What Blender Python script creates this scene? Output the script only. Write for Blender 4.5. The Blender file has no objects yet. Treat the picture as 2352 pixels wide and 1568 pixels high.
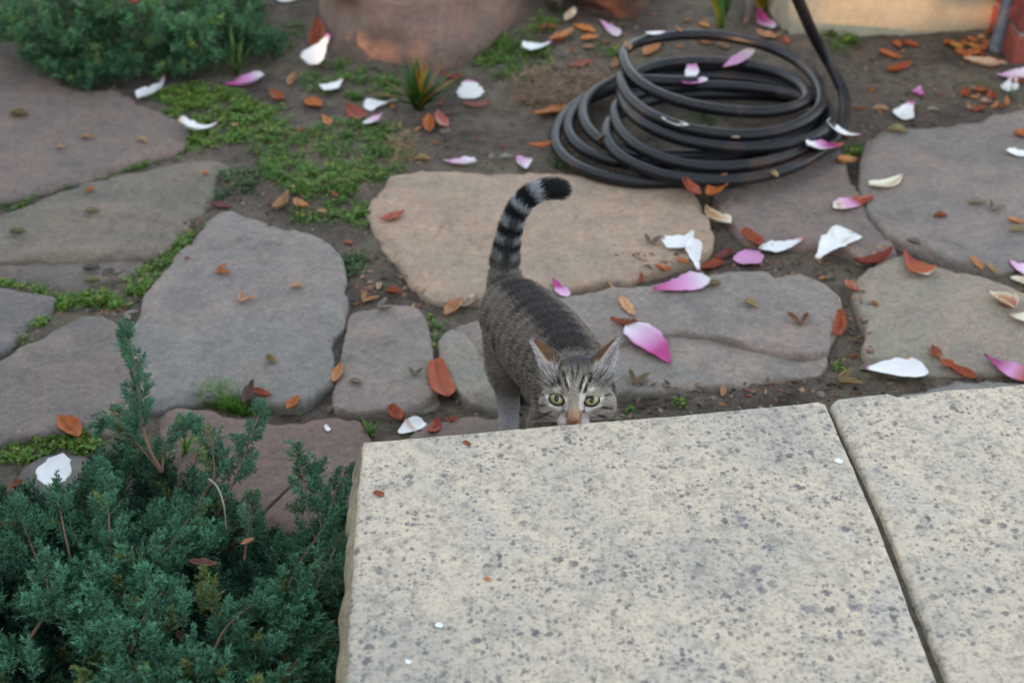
import bpy, bmesh, math, random
import numpy as np
from mathutils import Vector, Matrix
from mathutils.bvhtree import BVHTree
from mathutils.geometry import delaunay_2d_cdt

random.seed(7)
RNG = np.random.default_rng(11)
SC = bpy.context.scene
COL = SC.collection

# ---------------------------------------------------------------- camera
CAM_H = 1.25
PITCH = math.radians(35.0)
FPX = 3266.0                      # focal length in pixels of a 2352 x 1568 frame
CX, CY = 1176.0, 784.0
cam_data = bpy.data.cameras.new("camera")
cam_data.sensor_width = 36.0
cam_data.lens = 36.0 * FPX / 2352.0
cam_data.clip_start = 0.02
cam_data.clip_end = 400.0
cam_data.dof.use_dof = True
cam_data.dof.focus_distance = 1.60
cam_data.dof.aperture_fstop = 5.4
cam = bpy.data.objects.new("camera", cam_data)
cam.location = (0, 0, CAM_H)
cam.rotation_euler = (math.pi / 2 - PITCH, 0, 0)
COL.objects.link(cam)
SC.camera = cam

# ---------------------------------------------------------------- sky, sun, exposure
SUN_EL = math.radians(11.0)
SUN_AZ = (-0.80, -0.60)           # horizontal direction towards the sun
n_ = math.hypot(*SUN_AZ)
SUN_DIR = Vector((SUN_AZ[0] / n_ * math.cos(SUN_EL), SUN_AZ[1] / n_ * math.cos(SUN_EL), math.sin(SUN_EL)))
world = bpy.data.worlds.new("World")
SC.world = world
world.use_nodes = True
wn = world.node_tree.nodes
wl = world.node_tree.links
bg = wn["Background"]
sky = wn.new("ShaderNodeTexSky")
sky.sky_type = 'NISHITA'
sky.sun_disc = False
sky.sun_elevation = SUN_EL
sky.sun_rotation = math.atan2(SUN_DIR.x, SUN_DIR.y)
sky.air_density = 1.0
sky.dust_density = 2.0
sky.ozone_density = 1.0
hs = wn.new("ShaderNodeHueSaturation")       # thin high cloud takes most of the blue out of the sky
hs.inputs["Saturation"].default_value = 0.48
wl.new(sky.outputs[0], hs.inputs["Color"])
wl.new(hs.outputs[0], bg.inputs["Color"])
bg.inputs["Strength"].default_value = 0.15
sun_data = bpy.data.lights.new("sun", 'SUN')
sun_data.energy = 1.25
sun_data.angle = math.radians(0.5)
sun_data.color = (1.0, 0.50, 0.24)
sun = bpy.data.objects.new("sun", sun_data)
sun.rotation_euler = SUN_DIR.to_track_quat('Z', 'Y').to_euler()
sun.location = (-6, -5, 4)
COL.objects.link(sun)
SC.view_settings.view_transform = 'Standard'
SC.view_settings.look = 'None'
SC.view_settings.gamma = 1.0
SC.view_settings.exposure = 2.45
SC.view_settings.use_curve_mapping = False
SC.render.engine = 'CYCLES'
SC.cycles.max_bounces = 8
SC.cycles.transparent_max_bounces = 8
SC.cycles.use_denoising = True

# ---------------------------------------------------------------- pixel rays
FWD = np.array([0, math.cos(PITCH), -math.sin(PITCH)])
UPV = np.array([0, math.sin(PITCH), math.cos(PITCH)])
RGT = np.array([1.0, 0, 0])
ORG = np.array([0, 0, CAM_H])


def ray(x, y):
    d = FWD + RGT * ((x - CX) / FPX) + UPV * ((CY - y) / FPX)
    return d


def at_z(x, y, z):
    d = ray(x, y)
    t = (z - CAM_H) / d[2]
    return ORG + d * t


def at_y(x, y, yy):
    d = ray(x, y)
    return ORG + d * (yy / d[1])


# ---------------------------------------------------------------- noise
def _hash(ix, iy, iz, seed):
    h = (ix.astype(np.int64) * 374761393 + iy.astype(np.int64) * 668265263 + iz.astype(np.int64) * 2147483647 + seed * 974634777)
    h = (h ^ (h >> 13)) * 1274126177
    h = h ^ (h >> 16)
    return (h & 0xFFFFFF).astype(np.float64) / float(0xFFFFFF)


def vnoise(p, freq=1.0, seed=0):
    p = np.asarray(p, float) * freq
    if p.shape[-1] == 2:
        p = np.concatenate([p, np.zeros(p.shape[:-1] + (1,))], -1)
    i = np.floor(p).astype(np.int64)
    f = p - i
    f = f * f * (3 - 2 * f)
    out = 0
    for dx in (0, 1):
        for dy in (0, 1):
            for dz in (0, 1):
                w = (f[..., 0] if dx else 1 - f[..., 0]) * (f[..., 1] if dy else 1 - f[..., 1]) * (f[..., 2] if dz else 1 - f[..., 2])
                out = out + w * _hash(i[..., 0] + dx, i[..., 1] + dy, i[..., 2] + dz, seed)
    return out * 2 - 1


def fbm(p, freq, octs=4, seed=0, gain=0.5):
    a, s, tot = 1.0, 0, 0
    for k in range(octs):
        s = s + a * vnoise(p, freq * 2 ** k, seed + k * 17)
        tot += a
        a *= gain
    return s / tot


# ---------------------------------------------------------------- object helpers
def tag(o, label=None, cat=None, group=None, kind=None):
    if label: o["label"] = label
    if cat: o["category"] = cat
    if group: o["group"] = group
    if kind: o["kind"] = kind
    return o


def empty(name, loc=(0, 0, 0)):
    o = bpy.data.objects.new(name, None)
    o.empty_display_size = 0.05
    o.location = loc
    COL.objects.link(o)
    return o


def link(name, me, mat=None, parent=None):
    o = bpy.data.objects.new(name, me)
    COL.objects.link(o)
    if mat is not None and not me.materials:
        me.materials.append(mat)
    if parent is not None:
        o.parent = parent
        o.matrix_parent_inverse = Matrix.Translation(-Vector(parent.location))
    return o


def mesh_np(name, verts, faces, colors=None, smooth=True):
    """faces: int array (n,3)/(n,4) or list of lists; colors: (nverts,3)"""
    me = bpy.data.meshes.new(name)
    verts = np.asarray(verts, dtype=np.float32)
    if isinstance(faces, np.ndarray):
        nf, k = faces.shape
        me.vertices.add(len(verts))
        me.vertices.foreach_set("co", verts.ravel())
        me.loops.add(nf * k)
        me.loops.foreach_set("vertex_index", faces.astype(np.int32).ravel())
        me.polygons.add(nf)
        me.polygons.foreach_set("loop_start", np.arange(0, nf * k, k, dtype=np.int32))
        me.update(calc_edges=True)
        me.validate()
    else:
        me.from_pydata([tuple(map(float, v)) for v in verts], [], [list(map(int, f)) for f in faces])
        me.update()
    if colors is not None:
        ca = me.color_attributes.new("col", 'FLOAT_COLOR', 'POINT')
        c4 = np.ones((len(verts), 4), np.float32)
        c4[:, :3] = colors
        ca.data.foreach_set("color", c4.ravel())
    if smooth:
        me.polygons.foreach_set("use_smooth", np.ones(len(me.polygons), dtype=bool))
    return me


def center_mesh(me, loc):
    """move mesh data so that loc is its origin"""
    n = len(me.vertices)
    co = np.empty(n * 3, np.float32)
    me.vertices.foreach_get("co", co)
    co = co.reshape(-1, 3) - np.asarray(loc, np.float32)
    me.vertices.foreach_set("co", co.ravel())
    me.update()


def link_at(name, me, loc, mat=None, parent=None):
    center_mesh(me, loc)
    o = bpy.data.objects.new(name, me)
    COL.objects.link(o)
    o.location = loc
    if mat is not None and not me.materials:
        me.materials.append(mat)
    if parent is not None:
        o.parent = parent
        o.matrix_parent_inverse = Matrix.Translation(-Vector(parent.location))
    return o


def s2l(c):
    c = np.asarray(c, float) / 255.0
    return np.where(c <= 0.04045, c / 12.92, ((c + 0.055) / 1.055) ** 2.4)


# ---------------------------------------------------------------- materials
def new_mat(name):
    m = bpy.data.materials.new(name)
    m.use_nodes = True
    return m, m.node_tree.nodes, m.node_tree.links, m.node_tree.nodes["Principled BSDF"]


def N(nodes, kind, **kw):
    n = nodes.new(kind)
    for k, v in kw.items():
        if k in n.inputs.keys() if hasattr(n.inputs, "keys") else False:
            n.inputs[k].default_value = v
        else:
            setattr(n, k, v)
    return n


def noise_node(nodes, links, coord, scale, detail=6, rough=0.6, dist=0.0):
    n = nodes.new("ShaderNodeTexNoise")
    n.inputs["Scale"].default_value = scale
    n.inputs["Detail"].default_value = detail
    n.inputs["Roughness"].default_value = rough
    n.inputs["Distortion"].default_value = dist
    links.new(coord, n.inputs["Vector"])
    return n


def ramp(nodes, links, fac, stops, interp='LINEAR'):
    r = nodes.new("ShaderNodeValToRGB")
    r.color_ramp.interpolation = interp
    els = r.color_ramp.elements
    while len(els) > 1:
        els.remove(els[-1])
    els[0].position = stops[0][0]
    els[0].color = tuple(stops[0][1]) + (1,)
    for p, c in stops[1:]:
        e = els.new(p)
        e.color = tuple(c) + (1,)
    links.new(fac, r.inputs["Fac"])
    return r


def mix(nodes, links, a, b, fac, mode='MIX'):
    m = nodes.new("ShaderNodeMix")
    m.data_type = 'RGBA'
    m.blend_type = mode
    for sock, v in ((m.inputs["Factor"], fac), (m.inputs["A"], a), (m.inputs["B"], b)):
        if hasattr(v, "is_linked"):
            links.new(v, sock)
        elif isinstance(v, (int, float)):
            sock.default_value = v
        else:
            sock.default_value = tuple(v) + (1,) if len(v) == 3 else v
    out = [s for s in m.outputs if s.type == 'RGBA'][0]
    m_in = [s for s in m.inputs if s.type == 'RGBA']
    return out


def mixc(nodes, links, a, b, fac, mode='MIX'):
    """colour mix with sockets picked by type"""
    m = nodes.new("ShaderNodeMix")
    m.data_type = 'RGBA'
    m.blend_type = mode
    fs = m.inputs[0]
    ca, cb = m.inputs[6], m.inputs[7]
    for sock, v in ((fs, fac), (ca, a), (cb, b)):
        if isinstance(v, bpy.types.NodeSocket):
            links.new(v, sock)
        elif isinstance(v, (int, float)):
            sock.default_value = v
        else:
            sock.default_value = tuple(v) + (1,)
    return m.outputs[2]


def bump(nodes, links, height, strength, dist, bsdf, prev=None):
    b = nodes.new("ShaderNodeBump")
    b.inputs["Strength"].default_value = strength
    b.inputs["Distance"].default_value = dist
    links.new(height, b.inputs["Height"])
    if prev is not None:
        links.new(prev.outputs[0], b.inputs["Normal"])
    links.new(b.outputs[0], bsdf.inputs["Normal"])
    return b


def mat_vcol(name, rough=0.6, spec=0.3, transl=0.0, sss=0.0, noise_amt=0.0, noise_scale=200.0, bump_s=0.0, coat=0.0):
    m, nd, lk, b = new_mat(name)
    a = nd.new("ShaderNodeAttribute")
    a.attribute_name = "col"
    col = a.outputs["Color"]
    if noise_amt > 0 or bump_s > 0:
        tc = nd.new("ShaderNodeTexCoord")
        n = noise_node(nd, lk, tc.outputs["Object"], noise_scale, 5, 0.65)
        if noise_amt > 0:
            r = ramp(nd, lk, n.outputs["Fac"], [(0.3, (1 - noise_amt,) * 3), (0.7, (1 + noise_amt * 0.4,) * 3)])
            col = mixc(nd, lk, col, r.outputs["Color"], 1.0, 'MULTIPLY')
        if bump_s > 0:
            bump(nd, lk, n.outputs["Fac"], bump_s, 0.002, b)
    lk.new(col, b.inputs["Base Color"])
    b.inputs["Roughness"].default_value = rough
    b.inputs["Specular IOR Level"].default_value = spec
    b.inputs["Coat Weight"].default_value = coat
    if transl > 0:
        t = nd.new("ShaderNodeBsdfTranslucent")
        lk.new(col, t.inputs["Color"])
        ms = nd.new("ShaderNodeMixShader")
        ms.inputs[0].default_value = transl
        out = [n for n in nd if n.type == 'OUTPUT_MATERIAL'][0]
        lk.new(b.outputs[0], ms.inputs[1])
        lk.new(t.outputs[0], ms.inputs[2])
        lk.new(ms.outputs[0], out.inputs["Surface"])
    return m


def make_stone_mat(name, dark=1.0):
    """layered sandstone; base tint from the object's own colour"""
    m, nd, lk, b = new_mat(name)
    tc = nd.new("ShaderNodeTexCoord")
    oi = nd.new("ShaderNodeObjectInfo")
    add = nd.new("ShaderNodeVectorMath"); add.operation = 'ADD'
    sc = nd.new("ShaderNodeVectorMath"); sc.operation = 'SCALE'
    cmb = nd.new("ShaderNodeCombineXYZ")
    for i in range(3):
        lk.new(oi.outputs["Random"], cmb.inputs[i])
    lk.new(cmb.outputs[0], sc.inputs[0]); sc.inputs["Scale"].default_value = 37.0
    lk.new(tc.outputs["Object"], add.inputs[0]); lk.new(sc.outputs[0], add.inputs[1])
    mp = nd.new("ShaderNodeMapping")
    mp.inputs["Scale"].default_value = (1.0, 1.12, 1.0)
    lk.new(add.outputs[0], mp.inputs["Vector"])
    v = mp.outputs[0]
    big = noise_node(nd, lk, v, 3.8, 6, 0.66, 0.9)
    mid = noise_node(nd, lk, v, 16.0, 6, 0.68, 0.4)
    fine = noise_node(nd, lk, v, 95.0, 6, 0.72)
    grit = noise_node(nd, lk, v, 420.0, 3, 0.7)
    tone = ramp(nd, lk, big.outputs["Fac"], [(0.33, (0.78, 0.81, 0.85)), (0.42, (0.95, 0.99, 0.94)), (0.48, (1.01, 1.0, 0.98)), (0.55, (1.17, 1.06, 1.0)), (0.64, (0.96, 0.94, 0.93))])
    c = mixc(nd, lk, oi.outputs["Color"], tone.outputs["Color"], 0.9, 'MULTIPLY')
    t2 = ramp(nd, lk, mid.outputs["Fac"], [(0.34, (0.68, 0.70, 0.73)), (0.5, (1, 1, 1)), (0.64, (1.30, 1.26, 1.20))])
    c = mixc(nd, lk, c, t2.outputs["Color"], 0.42, 'MULTIPLY')
    t3 = ramp(nd, lk, fine.outputs["Fac"], [(0.34, (0.58, 0.58, 0.58)), (0.5, (1.0, 1.0, 1.0)), (0.66, (1.36, 1.34, 1.32))])
    c = mixc(nd, lk, c, t3.outputs["Color"], 0.5, 'MULTIPLY')
    t4 = ramp(nd, lk, grit.outputs["Fac"], [(0.35, (0.70, 0.70, 0.70)), (0.65, (1.25, 1.25, 1.25))])
    c = mixc(nd, lk, c, t4.outputs["Color"], 0.8, 'MULTIPLY')
    # pale scuffs and lichen flecks
    sp = noise_node(nd, lk, v, 38.0, 4, 0.6, 1.2)
    spr = ramp(nd, lk, sp.outputs["Fac"], [(0.665, (0, 0, 0)), (0.73, (1, 1, 1))])
    gate = ramp(nd, lk, big.outputs["Fac"], [(0.48, (0, 0, 0)), (0.60, (0.55, 0.55, 0.55))])
    gm = nd.new("ShaderNodeMath"); gm.operation = 'MULTIPLY'
    lk.new(spr.outputs["Color"], gm.inputs[0]); lk.new(gate.outputs["Color"], gm.inputs[1])
    c = mixc(nd, lk, c, (0.36, 0.33, 0.29), gm.outputs[0])
    # darker stains
    st = noise_node(nd, lk, v, 9.0, 5, 0.7, 1.0)
    str_ = ramp(nd, lk, st.outputs["Fac"], [(0.60, (0, 0, 0)), (0.72, (0.45, 0.45, 0.45))])
    c = mixc(nd, lk, c, (0.065, 0.058, 0.052), str_.outputs["Color"])
    lk.new(c, b.inputs["Base Color"])
    b.inputs["Roughness"].default_value = 0.82
    b.inputs["Specular IOR Level"].default_value = 0.25
    b1 = bump(nd, lk, mid.outputs["Fac"], 0.22, 0.004, b)
    bump(nd, lk, fine.outputs["Fac"], 0.4, 0.0018, b, b1)
    return m
# ================================================================ ground
SOIL_Z = -0.014


def soil_height(x, y):
    p = np.stack([x, y], -1)
    h = SOIL_Z + 0.010 * fbm(p, 3.0, 3, 5) + 0.006 * fbm(p, 18.0, 3, 9) + 0.0035 * fbm(p, 70.0, 2, 3)
    # earth heaped along the foot of the pale wall and round the boulders
    c = at_z(1850, 112, 0)
    h = h + 0.035 * np.exp(-(((x - c[0]) / 0.10) ** 2 + ((y - c[1]) / 0.09) ** 2))
    c = at_z(1270, 60, 0)
    h = h + 0.02 * np.exp(-(((x - c[0]) / 0.16) ** 2 + ((y - c[1]) / 0.14) ** 2))
    c = at_z(700, 420, 0)
    h = h + 0.012 * np.exp(-(((x - c[0]) / 0.20) ** 2 + ((y - c[1]) / 0.20) ** 2))
    return h


m_soil, nd, lk, bs = new_mat("soil")
tc = nd.new("ShaderNodeTexCoord")
v = tc.outputs["Object"]
n1 = noise_node(nd, lk, v, 4.0, 5, 0.6, 0.5)
n2 = noise_node(nd, lk, v, 40.0, 7, 0.7)
n3 = noise_node(nd, lk, v, 260.0, 5, 0.75)
c1 = ramp(nd, lk, n1.outputs["Fac"], [(0.30, s2l((74, 67, 61))), (0.46, s2l((102, 93, 84))), (0.60, s2l((116, 107, 93))), (0.72, s2l((100, 96, 74)))])
c2 = ramp(nd, lk, n2.outputs["Fac"], [(0.28, (0.45, 0.44, 0.43)), (0.5, (0.95, 0.95, 0.95)), (0.75, (1.35, 1.3, 1.25))])
cc = mixc(nd, lk, c1.outputs["Color"], c2.outputs["Color"], 0.9, 'MULTIPLY')
c3 = ramp(nd, lk, n3.outputs["Fac"], [(0.3, (0.55, 0.54, 0.53)), (0.52, (1, 1, 1)), (0.75, (1.45, 1.4, 1.35))])
cc = mixc(nd, lk, cc, c3.outputs["Color"], 0.85, 'MULTIPLY')
lk.new(cc, bs.inputs["Base Color"])
bs.inputs["Roughness"].default_value = 0.95
bs.inputs["Specular IOR Level"].default_value = 0.12
b1 = bump(nd, lk, n2.outputs["Fac"], 0.7, 0.008, bs)
bump(nd, lk, n3.outputs["Fac"], 0.8, 0.004, bs, b1)

gx = np.concatenate([np.array([-60, -30, -14, -7, -4, -2.6]), np.arange(-1.9, 2.1, 0.011), np.array([2.8, 4, 7, 14, 30, 60])])
gy = np.concatenate([np.array([-60, -30, -14, -7, -3, -1, 0.0]), np.arange(0.45, 4.6, 0.011), np.array([5.2, 6.5, 9, 15, 30, 60])])
X, Y = np.meshgrid(gx, gy)
Z = soil_height(X, Y)
V = np.stack([X, Y, Z], -1).reshape(-1, 3)
nx, ny = len(gx), len(gy)
idx = np.arange(nx * ny).reshape(ny, nx)
F = np.stack([idx[:-1, :-1], idx[:-1, 1:], idx[1:, 1:], idx[1:, :-1]], -1).reshape(-1, 4)
ground = link("ground", mesh_np("ground", V, F), m_soil)
tag(ground, kind="structure", label="bare brown garden soil between the flagstones")

BV, BF = [V], [np.concatenate([F[:, [0, 1, 2]], F[:, [0, 2, 3]]])]
BN = [len(V)]


def add_bvh(verts, tris):
    BV.append(np.asarray(verts, float))
    BF.append(np.asarray(tris) + BN[0])
    BN[0] += len(verts)


def mesh_tris(me, M=None):
    me.calc_loop_triangles()
    n = len(me.vertices)
    co = np.empty(n * 3, np.float32); me.vertices.foreach_get("co", co)
    co = co.reshape(-1, 3).astype(float)
    t = np.empty(len(me.loop_triangles) * 3, np.int32); me.loop_triangles.foreach_get("vertices", t)
    return co, t.reshape(-1, 3)


# ================================================================ flagstones
m_stone = make_stone_mat("sandstone")


def sstep_(x, e0, e1):
    t = np.clip((x - e0) / (e1 - e0), 0, 1)
    return t * t * (3 - 2 * t)


def resample(poly, step, closed=True):
    poly = np.asarray(poly, float)
    pts = []
    n = len(poly)
    for i in range(n if closed else n - 1):
        a, b = poly[i], poly[(i + 1) % n]
        k = max(1, int(round(np.linalg.norm(b - a) / step)))
        for j in range(k):
            pts.append(a + (b - a) * j / k)
    return np.array(pts)


def round_poly(p, it=3):
    for _ in range(it):
        p = 0.5 * p + 0.25 * (np.roll(p, 1, 0) + np.roll(p, -1, 0))
    return p


def poly_normals(p):
    t = np.roll(p, -1, 0) - np.roll(p, 1, 0)
    t /= np.linalg.norm(t, axis=1, keepdims=True) + 1e-9
    nrm = np.stack([t[:, 1], -t[:, 0]], -1)
    area = 0.5 * np.sum(p[:, 0] * np.roll(p[:, 1], -1) - np.roll(p[:, 0], -1) * p[:, 1])
    return nrm if area > 0 else -nrm


def inside_poly(pts, poly):
    x, y = pts[:, 0], pts[:, 1]
    res = np.zeros(len(pts), bool)
    n = len(poly)
    for i in range(n):
        x1, y1 = poly[i]; x2, y2 = poly[(i + 1) % n]
        c = ((y1 > y) != (y2 > y)) & (x < (x2 - x1) * (y - y1) / (y2 - y1 + 1e-15) + x1)
        res ^= c
    return res


def stone_mesh(name, poly_xy, ztop, depth=0.06, edge=0.010, seed=0, step=0.011, rough=1.0, relief=0.0025, tilt=(0, 0), rounded=2, layer=0.0, grow_by=0.0, chip=0.0, nsm=3):
    p = resample(poly_xy, step)
    p = round_poly(p, rounded)
    nn = poly_normals(p)
    p = p + nn * grow_by
    p = p + nn * (rough * (0.0035 * fbm(p, 22.0, 2, seed) + 0.0016 * vnoise(p, 90.0, seed + 3)))[:, None]
    nn = poly_normals(p)
    for _ in range(nsm):
        nn = 0.5 * nn + 0.25 * (np.roll(nn, 1, 0) + np.roll(nn, -1, 0))
    nn /= np.linalg.norm(nn, axis=1, keepdims=True) + 1e-9
    cen = p.mean(0)

    def topz(q, de=0.0):
        z = ztop - chip * sstep_(fbm(q, 13.0, 3, seed + 21) * 1.1 - de / 0.030, 0.10, 0.17) - 0.6 * chip * sstep_(fbm(q, 30.0, 2, seed + 31) * 1.1 - de / 0.012, 0.05, 0.15)
        z = z + relief * fbm(q, 7.0, 3, seed + 1) + relief * 0.5 * fbm(q, 30.0, 2, seed + 2)
        z = z + tilt[0] * (q[:, 0] - cen[0]) + tilt[1] * (q[:, 1] - cen[1])
        if layer:
            z = z + layer * np.clip((fbm(q * np.array([1, 2.2]), 5.0, 3, seed + 8)) * 12, -0.5, 0.5)
        return z
    jag = 1 + 0.5 * vnoise(p, 35.0, seed + 5)
    rings = [(0.001, -depth), (0.0025, -edge * 1.7), (0.0015, -edge * 0.75), (-0.0008, -edge * 0.18), (-0.0032, -edge * 0.03)]
    verts, faces = [], []
    n = len(p)
    for off, dz in rings:
        q = p + nn * (off * jag)[:, None]
        verts.append(np.column_stack([q, topz(q) + dz * (jag if dz > -depth else 1)]))
    for r in range(len(rings) - 1):
        for i in range(n):
            j = (i + 1) % n
            faces.append([r * n + i, r * n + j, (r + 1) * n + j, (r + 1) * n + i])
    q = verts[-1][:, :2]
    base = (len(rings) - 1) * n
    # interior relief points
    lo, hi = q.min(0), q.max(0)
    g = 0.010 if chip > 0 else 0.016
    ax = np.arange(lo[0], hi[0], g); ay = np.arange(lo[1], hi[1], g)
    A, B = np.meshgrid(ax, ay)
    ip = np.column_stack([A.ravel(), B.ravel()])
    rg = np.random.default_rng(seed + 77)
    ip = ip + rg.uniform(-0.3, 0.3, ip.shape) * g
    shr = q - nn * 0.008
    ip = ip[inside_poly(ip, shr)]
    vv = [Vector(a) for a in q] + [Vector(a) for a in ip]
    ed = [(i, (i + 1) % n) for i in range(n)]
    ov, oe, of, ovo, _, _ = delaunay_2d_cdt(vv, ed, [], 1, 1e-6)
    top = np.array([[a.x, a.y] for a in ov])
    mapping = {}
    extra = []
    k = len(rings) * n
    for i, orig in enumerate(ovo):
        o = [t for t in orig if t < n]
        if o:
            mapping[i] = base + o[0]
        else:
            mapping[i] = k + len(extra)
            extra.append(top[i])
    if extra:
        extra = np.array(extra)
        de = np.empty(len(extra))
        for s0 in range(0, len(extra), 2000):
            de[s0:s0 + 2000] = np.linalg.norm(extra[s0:s0 + 2000, None] - q[None], axis=2).min(1)
        verts.append(np.column_stack([extra, topz(extra, de)]))
    area_sign = 0.5 * np.sum(p[:, 0] * np.roll(p[:, 1], -1) - np.roll(p[:, 0], -1) * p[:, 1])
    for f in of:
        ff = [mapping[t] for t in f]
        faces.append(ff)
    V = np.concatenate(verts)
    me = mesh_np(name, V, faces)
    bm = bmesh.new(); bm.from_mesh(me)
    bmesh.ops.recalc_face_normals(bm, faces=bm.faces)
    # make sure the top looks up
    up = sum(f.normal.z * f.calc_area() for f in bm.faces if abs(f.normal.z) > 0.8)
    if up < 0:
        bmesh.ops.reverse_faces(bm, faces=bm.faces)
    bm.to_mesh(me); bm.free()
    me.polygons.foreach_set("use_smooth", np.ones(len(me.polygons), dtype=bool))
    return me


STONES = [
    # polygon in frame pixels, top z, sRGB tint, seed, tilt
    ([(-160, 60), (0, 90), (60, 125), (129, 187), (190, 204), (265, 207), (306, 235), (357, 258), (394, 275), (432, 298), (418, 330), (408, 343), (272, 381), (163, 418), (68, 438), (0, 452), (-160, 480)], 0.000, (112, 99, 95), (0, 0)),
    ([(-120, 512), (0, 490), (102, 452), (204, 422), (340, 384), (425, 368), (503, 372), (530, 385), (503, 398), (490, 452), (456, 486), (435, 508), (405, 545), (357, 580), (238, 586), (68, 592), (-120, 605)], 0.000, (112, 104, 95), (0, 0.00)),
    ([(-120, 607), (68, 595), (238, 589), (352, 584), (316, 617), (265, 641), (238, 658), (190, 673), (126, 668), (78, 654), (0, 627), (-120, 625)], -0.008, (108, 100, 95), (0, 0)),
    ([(-90, 652), (0, 654), (41, 664), (119, 681), (102, 705), (71, 726), (34, 766), (0, 800), (-90, 850)], 0.001, (104, 100, 102), (0, 0)),
    ([(-90, 880), (0, 838), (31, 814), (85, 783), (153, 746), (190, 727), (231, 726), (269, 743), (279, 780), (286, 814), (299, 909), (285, 962), (240, 986), (190, 980), (120, 982), (40, 1000), (-90, 1010)], 0.002, (114, 105, 102), (0, 0)),
    ([(517, 484), (560, 490), (612, 508), (663, 527), (700, 532), (741, 552), (779, 586), (786, 627), (780, 658), (786, 698), (782, 743), (756, 768), (752, 870), (714, 909), (680, 924), (629, 916), (561, 902), (493, 899), (435, 909), (374, 926), (342, 930), (320, 880), (306, 814), (303, 756), (320, 726), (347, 664), (384, 620), (418, 576), (452, 542), (486, 508)], 0.006, (124, 118, 116), (0, 0)),
    ([(808, 715), (863, 711), (917, 699), (951, 702), (968, 726), (987, 787), (989, 848), (992, 896), (970, 915), (934, 934), (866, 933), (815, 941), (779, 934), (768, 913), (779, 865), (796, 797)], 0.002, (128, 117, 113), (0, 0)),
    ([(942, 936), (974, 918), (996, 900), (1003, 915), (996, 930)], -0.008, (124, 118, 108), (0, 0)),
    ([(849, 483), (870, 440), (907, 403), (965, 386), (1019, 389), (1121, 392), (1257, 395), (1330, 405), (1450, 420), (1570, 425), (1600, 455), (1622, 500), (1632, 552), (1618, 572), (1546, 598), (1444, 634), (1359, 647), (1288, 656), (1180, 672), (1019, 683), (985, 680), (960, 655), (934, 620), (897, 570), (871, 540)], 0.004, (152, 133, 117), (0, 0)),
    ([(1640, 440), (1664, 483), (1705, 528), (1742, 545), (1824, 552), (1926, 559), (1980, 580), (2050, 583), (2049, 559), (2001, 508), (1967, 442), (1943, 391), (1926, 345), (1850, 370), (1740, 410)], 0.002, (122, 107, 103), (0, 0)),
    ([(1994, 323), (2011, 308), (2080, 297), (2164, 289), (2249, 279), (2300, 257), (2352, 248), (2520, 225), (2520, 560), (2352, 584), (2331, 600), (2293, 610), (2198, 590), (2130, 562), (2055, 539), (2038, 518), (2018, 500), (1990, 459), (1980, 391)], 0.005, (124, 115, 113), (0, 0)),
    ([(1972, 640), (2011, 603), (2052, 588), (2090, 588), (2150, 603), (2232, 630), (2283, 644), (2352, 668), (2480, 690), (2480, 830), (2352, 834), (2266, 841), (2164, 845), (2062, 845), (2025, 834), (1993, 807), (1997, 760), (1980, 705), (1970, 671)], 0.003, (136, 126, 115), (0, 0)),
    ([(1250, 690), (1311, 671), (1410, 658), (1495, 651), (1586, 628), (1688, 625), (1824, 629), (1892, 654), (1928, 682), (1929, 712), (1909, 760), (1893, 804), (1841, 813), (1756, 793), (1688, 776), (1637, 759), (1552, 751), (1495, 764), (1420, 776), (1330, 786), (1250, 766)], 0.008, (132, 121, 117), (0, 0)),
    ([(1330, 796), (1420, 784), (1495, 773), (1552, 759), (1637, 768), (1688, 785), (1756, 802), (1841, 822), (1893, 812), (1888, 838), (1875, 848), (1790, 858), (1688, 872), (1552, 884), (1427, 896), (1345, 902)], -0.002, (130, 124, 119), (0, 0)),
    ([(1012, 777), (1039, 751), (1107, 812), (1180, 872), (1185, 925), (1121, 920), (1070, 909), (1043, 882), (1022, 831)], 0.001, (132, 126, 118), (0, 0)),
    ([(1045, 745), (1097, 727), (1230, 715), (1240, 905), (1190, 872), (1112, 806)], 0.006, (126, 117, 112), (0, 0)),
    ([(935, 1010), (978, 976), (1063, 962), (1148, 962), (1185, 1000), (1190, 1090), (930, 1090)], 0.000, (114, 101, 96), (0, 0)),
    ([(375, 960), (408, 939), (459, 944), (544, 965), (612, 968), (714, 965), (800, 961), (825, 966), (843, 1000), (838, 1200), (700, 1216), (560, 1200), (400, 1130), (375, 1050)], 0.000, (112, 96, 91), (0, 0)),
    ([(55, 1062), (110, 1036), (190, 1041), (215, 1080), (190, 1130), (100, 1135), (45, 1100)], -0.004, (102, 96, 93), (0, 0)),
    ([(2068, 908), (2120, 892), (2198, 873), (2300, 877), (2480, 880), (2480, 1000), (2072, 1000)], -0.001, (122, 118, 116), (0, 0)),
]
flag_polys = []
for i, (px, z, tint, tilt) in enumerate(STONES):
    pxy = np.array([at_z(a, b, z)[:2] for a, b in px])
    flag_polys.append(pxy)
    me = stone_mesh("flagstone", pxy, z, depth=0.055, edge=0.0065, seed=100 + i * 13, tilt=tilt,
                    relief=0.0035, grow_by=0.005, rounded=1, chip=0.0055, layer=0.0025 if i in (1, 2, 4, 8, 11, 12) else 0.0)
    co, tr = mesh_tris(me)
    add_bvh(co, tr)
    c = co.mean(0)
    o = link_at("flagstone", me, (c[0], c[1], z), m_stone, ground)
    lin = s2l(tint)
    o.color = tuple((0.86 * lin + 0.14 * lin.mean()) * np.array([1.06, 1.05, 0.99])) + (1,)

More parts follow.
